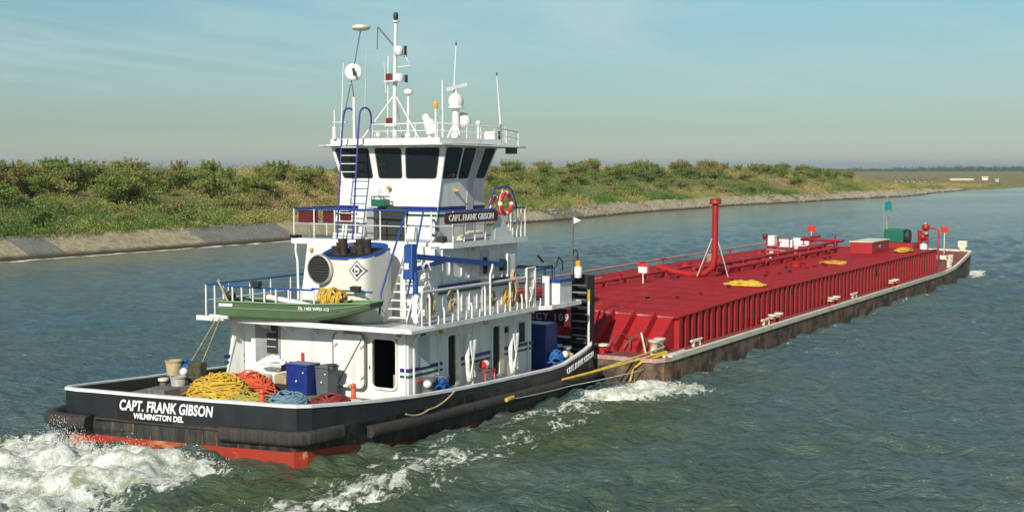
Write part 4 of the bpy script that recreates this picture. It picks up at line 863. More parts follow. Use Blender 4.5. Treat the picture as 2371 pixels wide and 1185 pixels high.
t = MB(); t.box(9.5, 9.62, 2.28, 2.42, 9.36, 9.8); t.tube([(9.5, 1.7, 9.95), (9.5, 2.4, 9.95)], .02, 5); t.build('antenna_mount', M['whitedk'], tug)
whip((12.9, -.55, RZ_), (12.9, -.55, 10.4), .04, .04); whip((12.9, -.55, 10.4), (13.2, -.5, 12.85), .035, .022, tip=1)
whip((12.4, -.42, RZ_), (12.5, -.35, 11.55), .04, .03); whip((14.1, -1.9, RZ_ - .1), (14.1, -1.9, 9.95), .02, .02, mt='steel'); whip((14.1, -1.88, 9.95), (14.05, -1.75, 11.75), .04, .018, tip=1)
whip((14.4, -1.9, 9.2), (14.4, -1.9, 9.85), .012, .012); whip((10.3, .62, 11), (10.32, .7, 12.1), .015, .01)
# satellite dome mast on the port side
t = MB(); t.tube([(9.75, 1.62, RZ_), (9.75, 1.62, 10.85)], .055, 8); sm_ = t.build('dome_mast', M['white'], tug)
t = MB(); t.tube([(9.75, 1.62, 10.85), (9.72, 1.72, 11.5), (9.75, 1.62, 11.9), (9.9, 1.42, 13.2)], .022, 6); t.tube([(9.7, 2.05, 10.1), (9.72, 1.75, 11.3)], .02, 6); t.build('upper_pole', M['steel'], sm_)
t = MB(); t.lathe([(.02, 0), (.28, .06), (.34, .12), (.33, .17), (.18, .23), (.0, .25)], (9.9, 1.4, 13.18), (0, 0, 1), 22); t.build('antenna_dome', M['cream'], sm_)
t = MB(); t.lathe([(.0, 0), (.2, .03), (.31, .08), (.32, .12), (.2, .12)], (9.80, 1.66, 11.72), (-.8, -.55, .15), 20); t.build('dish', M['pipe'], sm_)
t = MB(); t.tube([(9.6, 1.52, 11.85), (9.5, 1.4, 11.6)], .05, 6); t.build('dish_feed', M['mesh'], sm_)
t = MB(); t.tube([(10.9, .08, RZ_), (10.9, .05, 10.95)], .05, 8); g_ = t.build('gps_mast', M['white'], tug)
t = MB(); t.lathe([(.08, 0), (.17, .05), (.17, .17), (.1, .22)], (10.9, .05, 10.93), (0, 0, 1), 14); t.build('gps_antenna', M['white'], g_)
# searchlight, beacon, radar domes
t = MB(); t.tube([(12.0, -.12, RZ_), (12.0, -.12, 9.55)], .07, 8); sl = t.build('searchlight', M['white'], tug)
t = MB(); t.lathe([(.1, -.3), (.2, -.2), (.22, .15), (.23, .25)], (12.0, -.12, 9.85), (.3, -.2, -.9), 14); t.ball((12.0, .05, 10.15), .16, n=10); t.build('lamp_head', M['white'], sl)
t = MB(); t.tube([(12.0, -.38, RZ_), (12.0, -.38, 10.5)], .035, 6); bc = t.build('beacon_post', M['white'], tug)
t = MB(); t.lathe([(.07, 0), (.09, .04), (.09, .2), (.05, .26)], (12.0, -.38, 10.5), (0, 0, 1), 12); t.build('beacon', M['amber'], bc)
t = MB()
for a in (0, 2.1, 4.2): t.tube([(12.9 + .35 * math.cos(a), -.68 + .35 * math.sin(a), RZ_), (12.9 + .1 * math.cos(a), -.68 + .1 * math.sin(a), 9.9)], .035, 6)
t.tube([(12.9, -.68, 9.7), (12.9, -.68, 10.55)], .13, 12); rd = t.build('radar_mast', M['white'], tug)
t = MB(); t.lathe([(.30, 0), (.32, .03), (.27, .08)], (12.9, -.68, 10.52), (0, 0, 1), 20); t.lathe([(.25, .08), (.295, .2), (.285, .36), (.2, .5), (.08, .56), (0, .57)], (12.9, -.68, 10.52), (0, 0, 1), 20); t.build('radome', M['white'], rd)
t = MB(); t.lathe([(.1, 0), (.29, .08), (.33, .25), (.31, .42), (.2, .56), (0, .62)], (13.35, -.68, 9.78), (0, 0, 1), 22); t.build('radome', M['white'], rd)
t = MB(); t.beam((12.55, -.53, 11.2), (13.3, -.88, 11.42), .12, .12); t.tube([(12.9, -.68, 11.05), (12.9, -.68, 11.28)], .06, 8); t.build('scanner_bar', M['white'], rd)
t = MB(); t.tube([(13.7, -1.15, 9.3), (13.7, -1.15, 9.95)], .05, 8); t.lathe([(.06, 0), (.1, .05), (.1, .12), (.05, .16)], (13.7, -1.15, 9.92), (0, 0, 1), 12); t.build('gps_antenna', M['white'], tug)
t = MB(); t.hexa([(13.35, -1.62, 9.22), (13.35, -2.05, 9.22), (13.7, -2.05, 9.22), (13.7, -1.62, 9.22), (13.35, -1.62, 9.66), (13.35, -2.05, 9.66), (13.7, -2.05, 9.66), (13.7, -1.62, 9.66)]); sl2 = t.build('searchlight_box', M['white'], tug, bevel=.04)
t = MB(); t.box(13.7, 13.76, -2.07, -1.6, 9.22, 9.67); t.build('lamp_lens', M['blackplain'], sl2)
for k, (x, y, r) in enumerate(((10.1, .85, .12), (10.65, -.1, .12), (12.5, -.9, .16), (11.0, .2, .10))):
    t = MB(); t.ball((x, y, RZ_ + r), r, n=10); t.build('junction_box', M['white'], tug)
railing([(9.72, .8, RZ_), (9.5, -2.15, RZ_), (13.0, -2.28, RZ_ - .05), (14.6, -2.35, 9.15), (14.8, -.5, 9.12)], .50, [.25], 1.0, 'roof_railing', M['white'], M['whitedk'], .022, pr=.018)
t = MB(); t.box(9.60, 9.64, 1.25, 1.9, 9.22, 9.27); t.build('decal', M['redbright'], rfo)
# ---------------------------------------------------------------- name board, rings, bow gear
nbm = MB(); nf = Face((8.55, -3.06, 6.44), (12.0, -3.02, 6.44), (8.55, -3.06, 6.83), (12.0, -3.02, 6.83)); nf.panel(nbm, 0, 1, 0, 1, .12, -.02, .02)
nbo = nbm.build('name_board', M['maroon'], tug)
font_mb('CAPT. FRANK GIBSON', .30, (8.78, -3.084, 6.535), (1, .0116, 0), (0, 0, 1), .006, 0, .018, squeeze=.97).build('lettering', M['letter'], nbo)
# maroon panels on the port rail
for y0, y1 in ((3.62, 2.75), (2.5, 2.0), (1.72, 1.25)):
    t = MB(); t.box(9.02, 9.06, y1, y0, 6.36, 6.80); t.build('rail_panel', M['maroon'], tug)
# push knee with steps at the bow
def knee(y0, y1, mast):
    k = MB(); k.box(17.05, 17.62, y0, y0 + .06, -.4, 4.15); k.box(17.05, 17.62, y1 - .06, y1, -.4, 4.15); k.box(17.56, 17.66, y0 + .06, y1 - .06, -.4, 4.15); ko = k.build('push_knee', M['blackplain'], tug)
    for i in range(11): t = MB(); t.box(17.05, 17.30, y0 + .06, y1 - .06, .95 + .28 * i, .98 + .28 * i); t.build('step', M['galv'] if i % 2 else M['steel'], ko)
    if mast:
        t = MB(); t.tube([(17.2, y1 + .02, 3.9), (17.2, y1 + .02, 5.0), (17.22, y1, 6.45)], [.05, .045, .03], 7); t.build('jack_staff', M['steel'], ko)
        t = MB(); t.tube([(17.2, y1 + .02, 4.9), (17.2, y1 - .05, 5.12), (17.2, y1 - .16, 5.14), (17.2, y1 - .22, 5.0), (17.2, y1 - .22, 4.2)], .035, 7); t.build('grab_loop', M['blackplain'], ko)
        t = MB(); t.lathe([(.13, 0), (.15, .04), (.15, .4), (.09, .46), (.05, .5)], (17.15, y1 - .27, 4.05), (0, 0, 1), 14); t.build('lamp', M['plasticwhite'], ko)
        t = MB(); t.lathe([(.10, 0), (.11, .1), (.08, .22)], (17.15, y1 - .27, 4.5), (0, 0, 1), 12); t.build('lamp_top', M['amber'], ko)
knee(-4.05, -3.30, True); knee(3.9, 4.65, False)
t = MB(); t.tube([(17.0, -4.12, 1.0), (17.0, -4.12, 3.6)], .045, 7); t.tube([(17.0, -4.12, 3.2), (17.0, -4.12, 3.62)], .055, 7, 1); t.build('mooring_pole', [M['wrope'], M['yrope']], tug)
def bitt(x, y, z, parent=tug, s_=1.0, m0='steel', m1='white', ax=0):
    t = MB()
    for d in (-.22 * s_, .22 * s_): c_ = (x + d * math.cos(ax), y + d * math.sin(ax), z); t.lathe([(.10 * s_, 0), (.10 * s_, .42 * s_)], c_, (0, 0, 1), 14, 0); t.lathe([(.14 * s_, .40 * s_), (.15 * s_, .43 * s_), (.14 * s_, .47 * s_)], c_, (0, 0, 1), 14, 1)
    t.tube([(x - .35 * s_ * math.cos(ax), y - .35 * s_ * math.sin(ax), z + .2 * s_), (x + .35 * s_ * math.cos(ax), y + .35 * s_ * math.sin(ax), z + .2 * s_)], .05 * s_, 8)
    return t.build('bitt', [M[m0], M[m1]], parent)
bitt(16.3, -3.35, .9, s_=1.25, ax=1.2); bitt(6.9, -3.78, .82, s_=1.7, m1='steel'); bitt(2.9, 4.0, .95, s_=1.2, m1='cream')
t = MB(); t.ball((15.75, -3.75, 1.22), .15, n=14); t.build('ball_fender', M['plasticwhite'], tug)
# blue winch and equipment on the foredeck
t = MB(); t.box(15.0, 15.9, -3.35, 2.8, .7, 2.42); wn = t.build('winch_housing', M['plasticblue'], tug, bevel=.04)
t = MB(); t.lathe([(.5, -.5), (.5, -.45), (.3, -.45), (.3, .45), (.5, .45), (.5, .5)], (16.3, -1.9, 1.5), (0, 1, 0), 20); t.build('winch_drum', M['blue'], wn)
t = MB(); t.box(15.6, 15.75, -2.4, 2.4, 2.5, 2.6); t.build('winch_guard', M['steel'], wn)
# ================================================================ SKIFF on the boat deck
skf = thing('skiff', (5.0, 1, 3.35), 'flat-bottomed olive green skiff resting across the boat deck of the tug', 'skiff')
# axis from stern (port) to bow (starboard)
pA, pB = Vector((5.0, 3.35, 3.33)), Vector((5.68, -2.35, 3.38)); ax_ = (pB - pA); SLn = ax_.length; ax_.normalize(); sd = Vector((ax_.y, -ax_.x, 0)).normalized()   # sd points aft-ish
if sd.x > 0: sd = -sd
def skp(t, s_, z): return pA + ax_ * (t * SLn) + sd * s_ + Vector((0, 0, z))
ST = [0, .1, .3, .5, .62, .74, .84, .92, 1.0]
def keel(t): return 0 if t < .58 else .50 * ((t - .58) / .42) ** 1.5
def hw(t): return .60 if t < .6 else .60 - .14 * ((t - .6) / .4) ** 1.6
def gun(t): return .58 if t < .6 else .58 + .10 * ((t - .6) / .4)
sk_ = MB(); ro_, ri_ = [], []
for t_ in ST:
    k, wd, g = keel(t_), hw(t_), gun(t_)
    sk_ring = [skp(t_, -wd, g), skp(t_, -wd * .93, k + .10), skp(t_, -wd * .82, k), skp(t_, wd * .82, k), skp(t_, wd * .93, k + .10), skp(t_, wd, g)]
    ro_.append(sk_ring); ri_.append([skp(t_, -wd + .03, g), skp(t_, -wd * .88, k + .12), skp(t_, -wd * .78, k + .04), skp(t_, wd * .78, k + .04), skp(t_, wd * .88, k + .12), skp(t_, wd - .03, g)])
sk_.loft(ro_, 0, True, True, closed=False); sk_.loft(ri_, 1, False, False, closed=False)
sk_.add(ri_[0], [[0, 1, 2, 3, 4, 5]], 1); sk_.add(ri_[-1], [[0, 1, 2, 3, 4, 5]], 1)
skh = sk_.build('hull', [M['green'], M['greenin']], skf)
t = MB()
for s_ in (-1, 1):
    t.tube([skp(q, s_ * (hw(q) + .01), gun(q)) for q in ST], .028, 6); t.tube([skp(q, s_ * (hw(q) * .965 + .012), (gun(q) + keel(q) + .1) / 2 + .02) for q in ST], .016, 5)
t.tube([skp(0, -.6, .58), skp(0, .6, .58)], .028, 6); t.tube([skp(1, -.46, .68), skp(1, .46, .68)], .028, 6); t.build('gunwale', M['greentrim'], skh)
t = MB()
for q in (.22, .5, .78): t.hexa([skp(q - .03, -.56, .38), skp(q - .03, .56, .38), skp(q + .03, .56, .38), skp(q + .03, -.56, .38), skp(q - .03, -.57, .42), skp(q - .03, .57, .42), skp(q + .03, .57, .42), skp(q + .03, -.57, .42)])
t.build('thwart', M['greenin'], skh)
font_mb('DL 1403 WP23 112', .14, skp(.555, .605, .40), ax_, (0, 0, 1), .004, 0, .02, squeeze=1.02).build('registration_number', M['letter'], skh)
t = MB(); a = skp(.012, .605, .42); t.hexa([a, a + ax_ * .55, a + ax_ * .55 + sd * .01, a + sd * .01, a + Vector((0, 0, .09)), a + ax_ * .55 + Vector((0, 0, .09)), a + ax_ * .55 + sd * .01 + Vector((0, 0, .09)), a + sd * .01 + Vector((0, 0, .09))]); t.build('maker_plate', M['letter'], skh)
mt_ = thing('outboard_motor', skp(.03, 0, .6), 'small dark outboard motor with its pale tiller raised at the stern of the skiff', 'outboard motor')
t = MB(); c = skp(.02, 0, .72); t.ball(c, .16, .2, .17, 12); t.build('cowling', M['mesh'], mt_)
t = MB(); t.tube([c, c + Vector((-.05, .1, -.35))], .05, 8); t.build('leg', M['steel'], mt_)
t = MB(); t.tube([c + Vector((-.25, -.1, -.18)), c + Vector((-.15, .4, .45))], .035, 7); t.ball(c + Vector((-.15, .4, .47)), .06, n=8); t.build('tiller', M['brass'], mt_)
t = MB(); t.tube([skp(.28, .1, .72), skp(.72, .35, .45)], [.11, .06], 8); tag(t.build('davit_arm', M['white'], None), 'long white boom lying slantwise in the green skiff', 'boom')
t = MB(); t.box(0, .5, 0, .28, 0, .25); o = t.build('tackle_bag', M['plasticblue'], None, 'small blue bag in the skiff beneath the white boom', 'bag'); o.location = skp(.5, .1, .34)
def coil(name, c, rx, ry, rz, n_, r, mt, label, cat, turns_ax='z', jit=.25, seed=1, seg_=14, group=None):
    """a heap of rope: many uneven loops of one continuous line"""
    q = random.Random(seed); p = []
    for i in range(n_ * seg_):
        a = 2 * math.pi * i / seg_; k = i / (n_ * seg_); rr = .35 + .65 * abs(math.sin(k * 9.3 + .4 * math.sin(k * 31)))
        h_ = q.uniform(-.5, .5)
        ux = math.cos(a) * rx * rr + q.gauss(0, jit * .12) * rx + .25 * rx * math.sin(k * 17); uy = math.sin(a) * ry * rr + q.gauss(0, jit * .12) * ry + .25 * ry * math.cos(k * 13)
        d = min(1, (ux / rx) ** 2 + (uy / ry) ** 2); z = r + rz * (1 - d) ** .5 * (.35 + .65 * q.random()) if turns_ax == 'z' else 0
        if turns_ax == 'z': p.append((c[0] + ux, c[1] + uy, c[2] + z))
        elif turns_ax == 'y': p.append((c[0] + ux, c[1] + (k - .5) * 2 * rz + q.gauss(0, .015), c[2] + uy))     # loops standing, axis along y
    sm = []
    for i in range(len(p) - 1):
        a, b_ = Vector(p[i]), Vector(p[i + 1]); sm += [a, a.lerp(b_, .5)]
    sm = [sm[0]] + [(sm[i - 1] + sm[i] * 2 + sm[i + 1]) / 4 for i in range(1, len(sm) - 1)]
    t = MB(); t.tube(sm, r, 6); return t.build(name, M[mt], None, label, cat, group)
coil('rope_coil', skp(.72, .08, .72), .26, .30, .42, 17, .032, 'yrope', 'yellow rope coiled upright in the bow half of the green skiff', 'rope', 'y', .25, 3)
# ropes heaped on the after deck
coil('rope_heap', (2.3, 1.2, 1.15), .75, 1.25, .85, 56, .027, 'yrope', 'big heap of bright yellow rope just inside the stern bulwark', 'rope', seed=5)
coil('rope_heap', (3.6, 1.2, 1.15), .55, 1.1, .75, 34, .025, 'orope', 'tangled heap of orange rope behind the yellow rope on the after deck', 'rope', seed=6)
coil('rope_heap', (1.7, -.55, 1.22), .5, .75, .42, 22, .030, 'grope', 'dull olive yellow rope heap beside the bright yellow one at the stern', 'rope', seed=7)
coil('rope_heap', (2.2, -1.6, 1.18), .6, .75, .48, 20, .034, 'brope', 'blue and grey rope tangle inside the starboard stern bulwark', 'rope', seed=8)
coil('hose_coil', (2.7, -2.85, 1.2), .6, .7, .38, 12, .045, 'rhose', 'flat coil of dark red hose on deck near the white house corner', 'hose', jit=.08, seed=9)
coil('rope_heap', (7.05, -3.85, 1.15), .42, .2, .5, 16, .034, 'blrope', 'blue rope wound on the low bitts at the starboard side of the house', 'rope', seed=10)
coil('rope_heap', (3.75, 3.95, 1.45), .42, .35, .55, 16, .034, 'blrope', 'blue rope wound around the port quarter bitts', 'rope', seed=11)
coil('rope_heap', (14.6, -4.05, .78), .35, .2, .2, 10, .03, 'wrope', 'small white rope heap against the bulwark near the bow', 'rope', seed=12)
coil('rope_heap', (4.6, 1.05, 1.95), .3, .5, .26, 12, .035, 'wrope', 'pale rope heaped on the equipment at the aft wall under the louver', 'rope', seed=14)
def tapered(name, c, r0_, r1_, h, mt, label, cat, extra=None, n=18):
    o = thing(name, c, label, cat); t = MB(); t.lathe([(r0_, 0), (r1_, h), (r1_ - .02, h), (r0_ - .02, .03), (0, .03)], c, (0, 0, 1), n, 0, False); t.lathe([(r0_, 0), (r0_, .01)], c, (0, 0, 1), n)
    t.build('body', M[mt], o); t = MB(); t.lathe([(r1_ + .02, h - .04), (r1_ + .025, h), (r1_ - .01, h)], c, (0, 0, 1), n, 0, False); t.build('rim', M[mt], o); return o
tapered('bucket', (2.55, 3.25, 1.15), .21, .25, .5, 'galv', 'grey metal bucket inside the port stern bulwark', 'bucket')
tapered('bucket', (3.55, 3.45, 1.15), .19, .22, .4, 'plasticwhite', 'white pail on deck in front of the blue rope bitts', 'bucket')
tapered('basket', (3.3, 4.2, 1.5), .22, .27, .5, 'brass', 'tan woven basket at the port rail beyond the grey bucket', 'basket')
t = MB(); t.ball((2.95, 3.4, 1.72), .14, n=14); t.build('float_ball', M['plasticwhite'], None, 'small white float ball above the grey bucket at the port quarter', 'float')
t = MB(); t.box(.8, 1.5, 2.1, 2.8, 1.0, 1.55); t.build('deck_vent', M['steel'], tug, bevel=.03)
t = MB(); t.beam((.7, 3.1, 1.2), (3.2, 2.9, 1.15), .35, .25); t.beam((.7, 3.2, 1.35), (3.0, 3.0, 1.3), .3, .08); t.build('timber_plank', M['deck'], None, 'weathered grey timbers lying inside the stern bulwark', 'timber', bevel=.02)
# trap / dark crate hanging on two lines from the skiff rack
tr_ = thing('hanging_fender', (3.2, 3.1, 1.5), 'dark mottled bundle hung on two thin green lines below the skiff stern', 'fender')
t = MB(); t.box(3.0, 3.35, 2.75, 3.3, 1.35, 2.05); t.build('bundle', mat('dark_netting', (.03, .035, .02), .9, (.12, .10, .05), 14, .4, .65, bump=1, b_scale=30), tr_, bevel=.05)
t = MB(); t.tube([(3.2, 3.3, 2.05), (4.35, 3.25, 3.35)], .016, 5); t.tube([(3.2, 2.85, 2.0), (4.35, 3.1, 3.35)], .016, 5); t.build('hanging_line', M['grope'], tr_)
t = MB(); t.tube([(4.4, 3.6, 3.4), (4.4, 2.8, 3.38)], .06, 8); t.ball((4.3, 3.45, 3.3), .08, n=8); t.ball((4.3, 3.2, 3.3), .07, n=8); t.build('block', M['plasticwhite'], None, 'white pulley blocks under the stern end of the skiff', 'pulley')
# bins by the aft wall
def bin_(x, y, z, w_, d, h, mt, label, lid):
    o = thing('storage_bin', (x, y, z), label, 'bin'); t = MB()
    a = [(x, y - w_ / 2, z), (x, y + w_ / 2, z), (x + d, y + w_ / 2, z), (x + d, y - w_ / 2, z)]; b_ = [(x - .03, y - w_ / 2 - .04, z + h), (x - .03, y + w_ / 2 + .04, z + h), (x + d + .03, y + w_ / 2 + .04, z + h), (x + d + .03, y - w_ / 2 - .04, z + h)]
    t.hexa(a + b_); t.build('body', M[mt], o, bevel=.03); t = MB()
    t.box(x - .06, x + d + .04, y - w_ / 2 - .07, y + w_ / 2 + .07, z + h + .002, z + h + .07); l_ = t.build('lid', M[lid], o, bevel=.02)
    t = MB(); t.ball((x - .05, y - .02, z + h * .55), .035, n=8); t.ball((x - .05, y - w_ * .38, z + h * .82), .03, n=8); t.build('latch', M['plasticwhite'], o); return o
bin_(4.35, -.15, .95, .78, .6, 1.05, 'plasticblue', 'tall blue plastic bin standing against the aft wall of the deckhouse', 'plasticblue')
bin_(4.75, -.85, .95, .45, .5, .98, 'plasticgrey', 'dark grey bin between the blue bin and the open white door', 'plasticgrey')
def rounded_box(name, x0, x1, y0, y1, z0, z1, mt, label, cat, bev=.06): t = MB(); t.box(x0, x1, y0, y1, z0, z1); return t.build(name, M[mt], None, label, cat, bevel=bev)
rounded_box('dock_box', 3.9, 4.7, 1.1, 2.2, 1.0, 1.62, 'cream', 'cream rounded locker box on deck behind the orange rope', 'box', .12)
rounded_box('crate', 4.4, 4.9, .35, .85, 1.35, 1.65, 'brass', 'yellowish crate stacked beside the blue bin', 'crate', .03)
rounded_box('crate', 4.45, 4.95, .35, .9, .96, 1.34, 'mesh', 'dark crate beneath the yellowish crate next to the blue bin', 'crate', .03)
rounded_box('generator', 4.9, 5.4, .5, 1.0, 1.68, 1.95, 'mesh', 'small dark machine on the crates beside the blue bin', 'generator', .05)
rounded_box('tool_tray', 4.8, 5.3, 1.0, 1.8, 1.64, 1.72, 'plasticwhite', 'white tray carrying pale rope under the louver', 'tray', .02)
tapered('float', (4.9, -1.15, 1.85), .12, .15, .22, 'mesh', 'dark pail sitting on top of the grey bin', 'pail')
t = MB(); t.box(5.74, 5.79, .72, .84, 1.93, 2.2); t.build('fire_extinguisher', M['redbright'], None, 'small red fire extinguisher on the white aft wall above the blue bin', 'fire extinguisher', bevel=.02)
def cone(c, label, h=.42):
    o = thing('marker_post', c, label, 'marker'); t = MB(); t.lathe([(.075, 0), (.07, h), (.04, h + .03)], c, (0, 0, 1), 12); t.build('post', M['orange'], o)
    t = MB(); t.lathe([(.078, h * .75), (.075, h * .9)], c, (0, 0, 1), 12); t.build('band', M['redbright'], o)
cone((.68, -1.95, 1.5), 'orange post standing at the stern bulwark cap', .42); cone((2.9, -3.55, 1.5), 'short orange-red post beside the dark red hose', .42)
t = MB()
for k in range(5): t.beam((4.2, -2.2, 1.0 + .02 * k), (4.5, -2.6, 1.05), .3, .12)
t.build('timber_block', M['cream'], None, 'pale timber block at the foot of the open door', 'timber')
# white lines hung in long hanks on the starboard wall
def hank(x, z0, z1, label, mt='wrope', w_=.42, y=-3.70, seed=1, n_=3):
    q = random.Random(seed); t = MB()
    for k in range(n_):
        w2 = w_ / 2 * (1 - .12 * k); yy = y - .03 * k
        t.tube([(x + w2 * math.sin(a) * (.85 + .15 * q.random()), yy + q.uniform(-.01, .01), (z0 + z1) / 2 + (z1 - z0) / 2 * math.cos(a) * (1 - .03 * k)) for a in np.linspace(0, 2 * math.pi, 24, endpoint=False)], .036, 6, closed=True)
    for k in range(2):
        t.tube([(x - w_ * .4 + .08 * k, y - .14, z1 - .25), (x - .05 + .04 * k, y - .16, (z0 + z1) / 2), (x + w_ * .4 - .06 * k, y - .14, z0 + .2)], .03, 6); t.tube([(x + w_ * .4 - .08 * k, y - .15, z1 - .25), (x + .03 - .04 * k, y - .17, (z0 + z1) / 2), (x - w_ * .4 + .06 * k, y - .15, z0 + .2)], .03, 6)
    return t.build('rope_hank', M[mt], None, label, 'rope')
hank(9.05, 1.10, 2.80, 'long white rope hank hanging on the wall nearer the stern, beside the red canister rack', seed=1)
hank(11.9, .98, 2.72, 'long white rope hank hanging on the wall nearer the bow, below the small window', seed=2)
# tan slings on the boat deck rail
for i, (x, zt, mt, lb, z0) in enumerate(((6.55, 4.35, 'trope', 'tan rope hank hung on the rail nearest the stairs', 3.5), (7.75, 4.3, 'trope', 'tan rope hank on the rail, second from the stairs', 3.65), (10.35, 4.1, 'trope', 'tan rope hank on the rail behind the white davit post', 3.6), (11.25, 4.1, 'yrope', 'yellowish rope hank on the rail toward the bow', 3.45), (11.75, 4.75, 'trope', 'long brown and yellow hank at the forward end of the rail', 3.45))):
    hank(x, z0, zt, lb, mt, .30, -3.80, 20 + i, 3)
hank(6.15, 3.4, 4.3, 'white and tan hoses bundled on the rail at the crane foot', 'wrope', .36, -3.55, 31, 4)
hank(12.75, 3.35, 4.3, 'pale rope hank inside the gate frame of the boat deck', 'wrope', .3, -3.85, 32, 2)
# life rings
def ring(c, n_, r, label, white_every=4):
    o = thing('life_ring', c, label, 'life ring'); c = Vector(c); n_ = Vector(n_).normalized(); u = n_.orthogonal().normalized(); v = n_.cross(u); t = MB(); k = 32
    t.tube([c + (u * math.cos(a) + v * math.sin(a)) * r for a in [2 * math.pi * i / k for i in range(k)]], r * .22, 10, closed=True); t.build('ring', M['redbright'], o)
    for i in range(4):
        a0 = math.pi / 4 + i * math.pi / 2; t = MB(); t.tube([c + (u * math.cos(a) + v * math.sin(a)) * r for a in np.linspace(a0 - .14, a0 + .14, 4)], r * .235, 10); t.build('band', M['letter'], o)
    t = MB(); t.tube([c + (u * math.cos(a) + v * math.sin(a)) * r * 1.27 * (1 - .06 * math.sin(2 * a) ** 2) for a in [2 * math.pi * i / k for i in range(k)]], .010, 5, closed=True); t.build('grab_line', M['wrope'], o); return o
ring((12.55, -3.04, 7.05), (-.02, -1, 0), .37, 'red life ring with white bands hung on the blue rail frame, the one facing out'); ring((12.15, -2.86, 6.95), (-.1, -1, 0), .32, 'red life ring partly behind the other one on the blue rail frame')
# red canister rack on the starboard side
rk_ = thing('canister_rack', (9.9, -3.8, .9), 'red and white life float in a red frame on the starboard side deck', 'float rack')
t = MB(); t.lathe([(.10, 0), (.14, .05), (.14, .35), (.10, .4)], (9.75, -3.75, 1.60), (1, 0, 0), 14, 0); t.lathe([(.145, .1), (.145, .28)], (9.75, -3.75, 1.60), (1, 0, 0), 14, 1); t.build('canister', [M['redbright'], M['letter']], rk_)
t = MB()
for x in (9.75, 10.35): t.tube([(x, -3.9, .7), (x, -3.9, 1.38), (x + .02, -3.65, 1.42)], .03, 6)
t.tube([(9.7, -3.9, 1.38), (10.4, -3.9, 1.38)], .035, 6); t.build('frame', M['redbright'], rk_)
t = MB(); t.ball((6.35, -3.85, 1.45), .14, n=14); t.build('float_ball', M['plasticwhite'], None, 'white float ball beside the blue rope at the starboard bitts', 'float')
t = MB(); t.box(6.1, 6.45, -3.7, -3.6, 1.55, 1.6); t.build('valve_handle', M['redbright'], tug)
# crates on the pilot deck
cr0 = thing('milk_crate', (9.2, .0, 6.78), 'green plastic crate on top of the locker behind the pilothouse', 'crate'); t = MB()
x0, x1, y0, y1, z0, z1 = 9.2, 9.55, -.08, .48, 6.98, 7.34
t.box(x0, x1, y0, y1, z0, z0 + .02); 
for a in ((x0, x0 + .02, y0, y1), (x1 - .02, x1, y0, y1)): t.box(*a, z0, z1 - .12); t.box(*a, z1 - .04, z1)
for a in ((x0 + .02, x1 - .02, y0, y0 + .02), (x0 + .02, x1 - .02, y1 - .02, y1)): t.box(*a, z0, z1 - .12); t.box(*a, z1 - .04, z1)
for y in (y0, y0 + .12, y1 - .15, y1 - .04): t.box(x0, x0 + .02, y, y + .04, z1 - .12, z1 - .04)
t.build('basket', M['crate'], cr0); t = MB(); t.box(9.25, 9.5, 0, .34, 7.02, 7.26); t.build('contents', M['plasticwhite'], cr0)
t = MB(); t.tube([(10.2, -2.55, 5.9), (10.9, -2.5, 6.05), (11.7, -2.55, 6.05)], .07, 8); t.beam((10.2, -2.6, 5.85), (11.6, -2.6, 5.85), .3, .06); t.build('folded_chair', M['cream'], None, 'pale folded deck gear lying on the walkway under the name board', 'deck gear')
t = MB(); t.box(8.9, 9.15, -2.75, -2.5, 5.82, 6.0); t.build('shoes_box', M['mesh'], None, 'small dark box at the pilot deck corner by the rail', 'box')
hank(9.3, 6.0, 6.55, 'short dark cord hanging on the white wall behind the stairs head', 'brope', .3, -2.1, 41, 1)
coil('hose_bundle', (15.3, -3.62, .95), .35, .28, .55, 12, .04, 'blrope', 'bright blue hoses piled beside the dark blue winch housing at the bow', 'hose', seed=51)
coil('hose_bundle', (16.4, -2.7, 1.7), .4, .22, .7, 12, .045, 'blrope', 'bright blue hoses bunched high near the black push knee', 'hose', seed=52)
coil('hose_bundle', (16.5, -2.3, 1.5), .3, .3, .6, 8, .045, 'rhose', 'dark red hoses behind the bright blue ones at the bow', 'hose', seed=53)
# flag on jack staff
t = MB(); P_ = [(17.22, -3.32, 6.42), (17.42, -3.55, 6.28), (17.22, -3.32, 6.15)]; t.add(P_ + [(x + .006, y + .006, z) for x, y, z in P_], [(0, 1, 2), (5, 4, 3), (0, 3, 4, 1), (1, 4, 5, 2), (2, 5, 3, 0)]); t.build('pennant', M['letter'], None, 'little white triangular pennant at the top of the bow staff', 'flag')
# deck gear forward
coil('rope_heap', (16.1, -3.75, .95), .3, .25, .3, 9, .03, 'trope', 'tan rope piled by the forward bitts next to the white ball', 'rope', seed=15)
# mooring lines between tug and barge
def line(name, pts, r, mt, label, sag=.0, parent=None):
    P3 = [Vector(p) for p in pts]; o = []
    for a, b_ in zip(P3, P3[1:]):
        for i in range(10): f = i / 10; q = a.lerp(b_, f); q.z -= sag * 4 * f * (1 - f); o.append(q)
    o.append(P3[-1]); t = MB(); t.tube(o, r, 7); return t.build(name, M[mt] if isinstance(mt, str) else mt, None, label, 'rope')
line('mooring_line', [(13.75, -4.72, .62), (19.15, -6.45, 1.12)], .045, 'yrope', 'yellow line pulled tight from the tug bow quarter to the barge corner bitts', .02)
line('mooring_line', [(14.9, -4.78, .60), (19.2, -6.35, 1.30)], .035, 'trope', 'thinner tan line running just above the tight yellow line', .03)
line('mooring_line', [(9.65, -4.84, .52), (14.2, -4.90, .36), (18.0, -6.2, .58)], .022, 'ltgrey' if False else M['galv'], 'grey wire running low along the tug side to the barge', .03)
line('mooring_line', [(19.1, -6.5, 1.08), (17.70, -6.05, .86), (17.62, -5.75, .62), (17.6, -5.62, .1)], .05, 'yrope', 'yellow line hanging in a loop down the stern of the barge', .02)
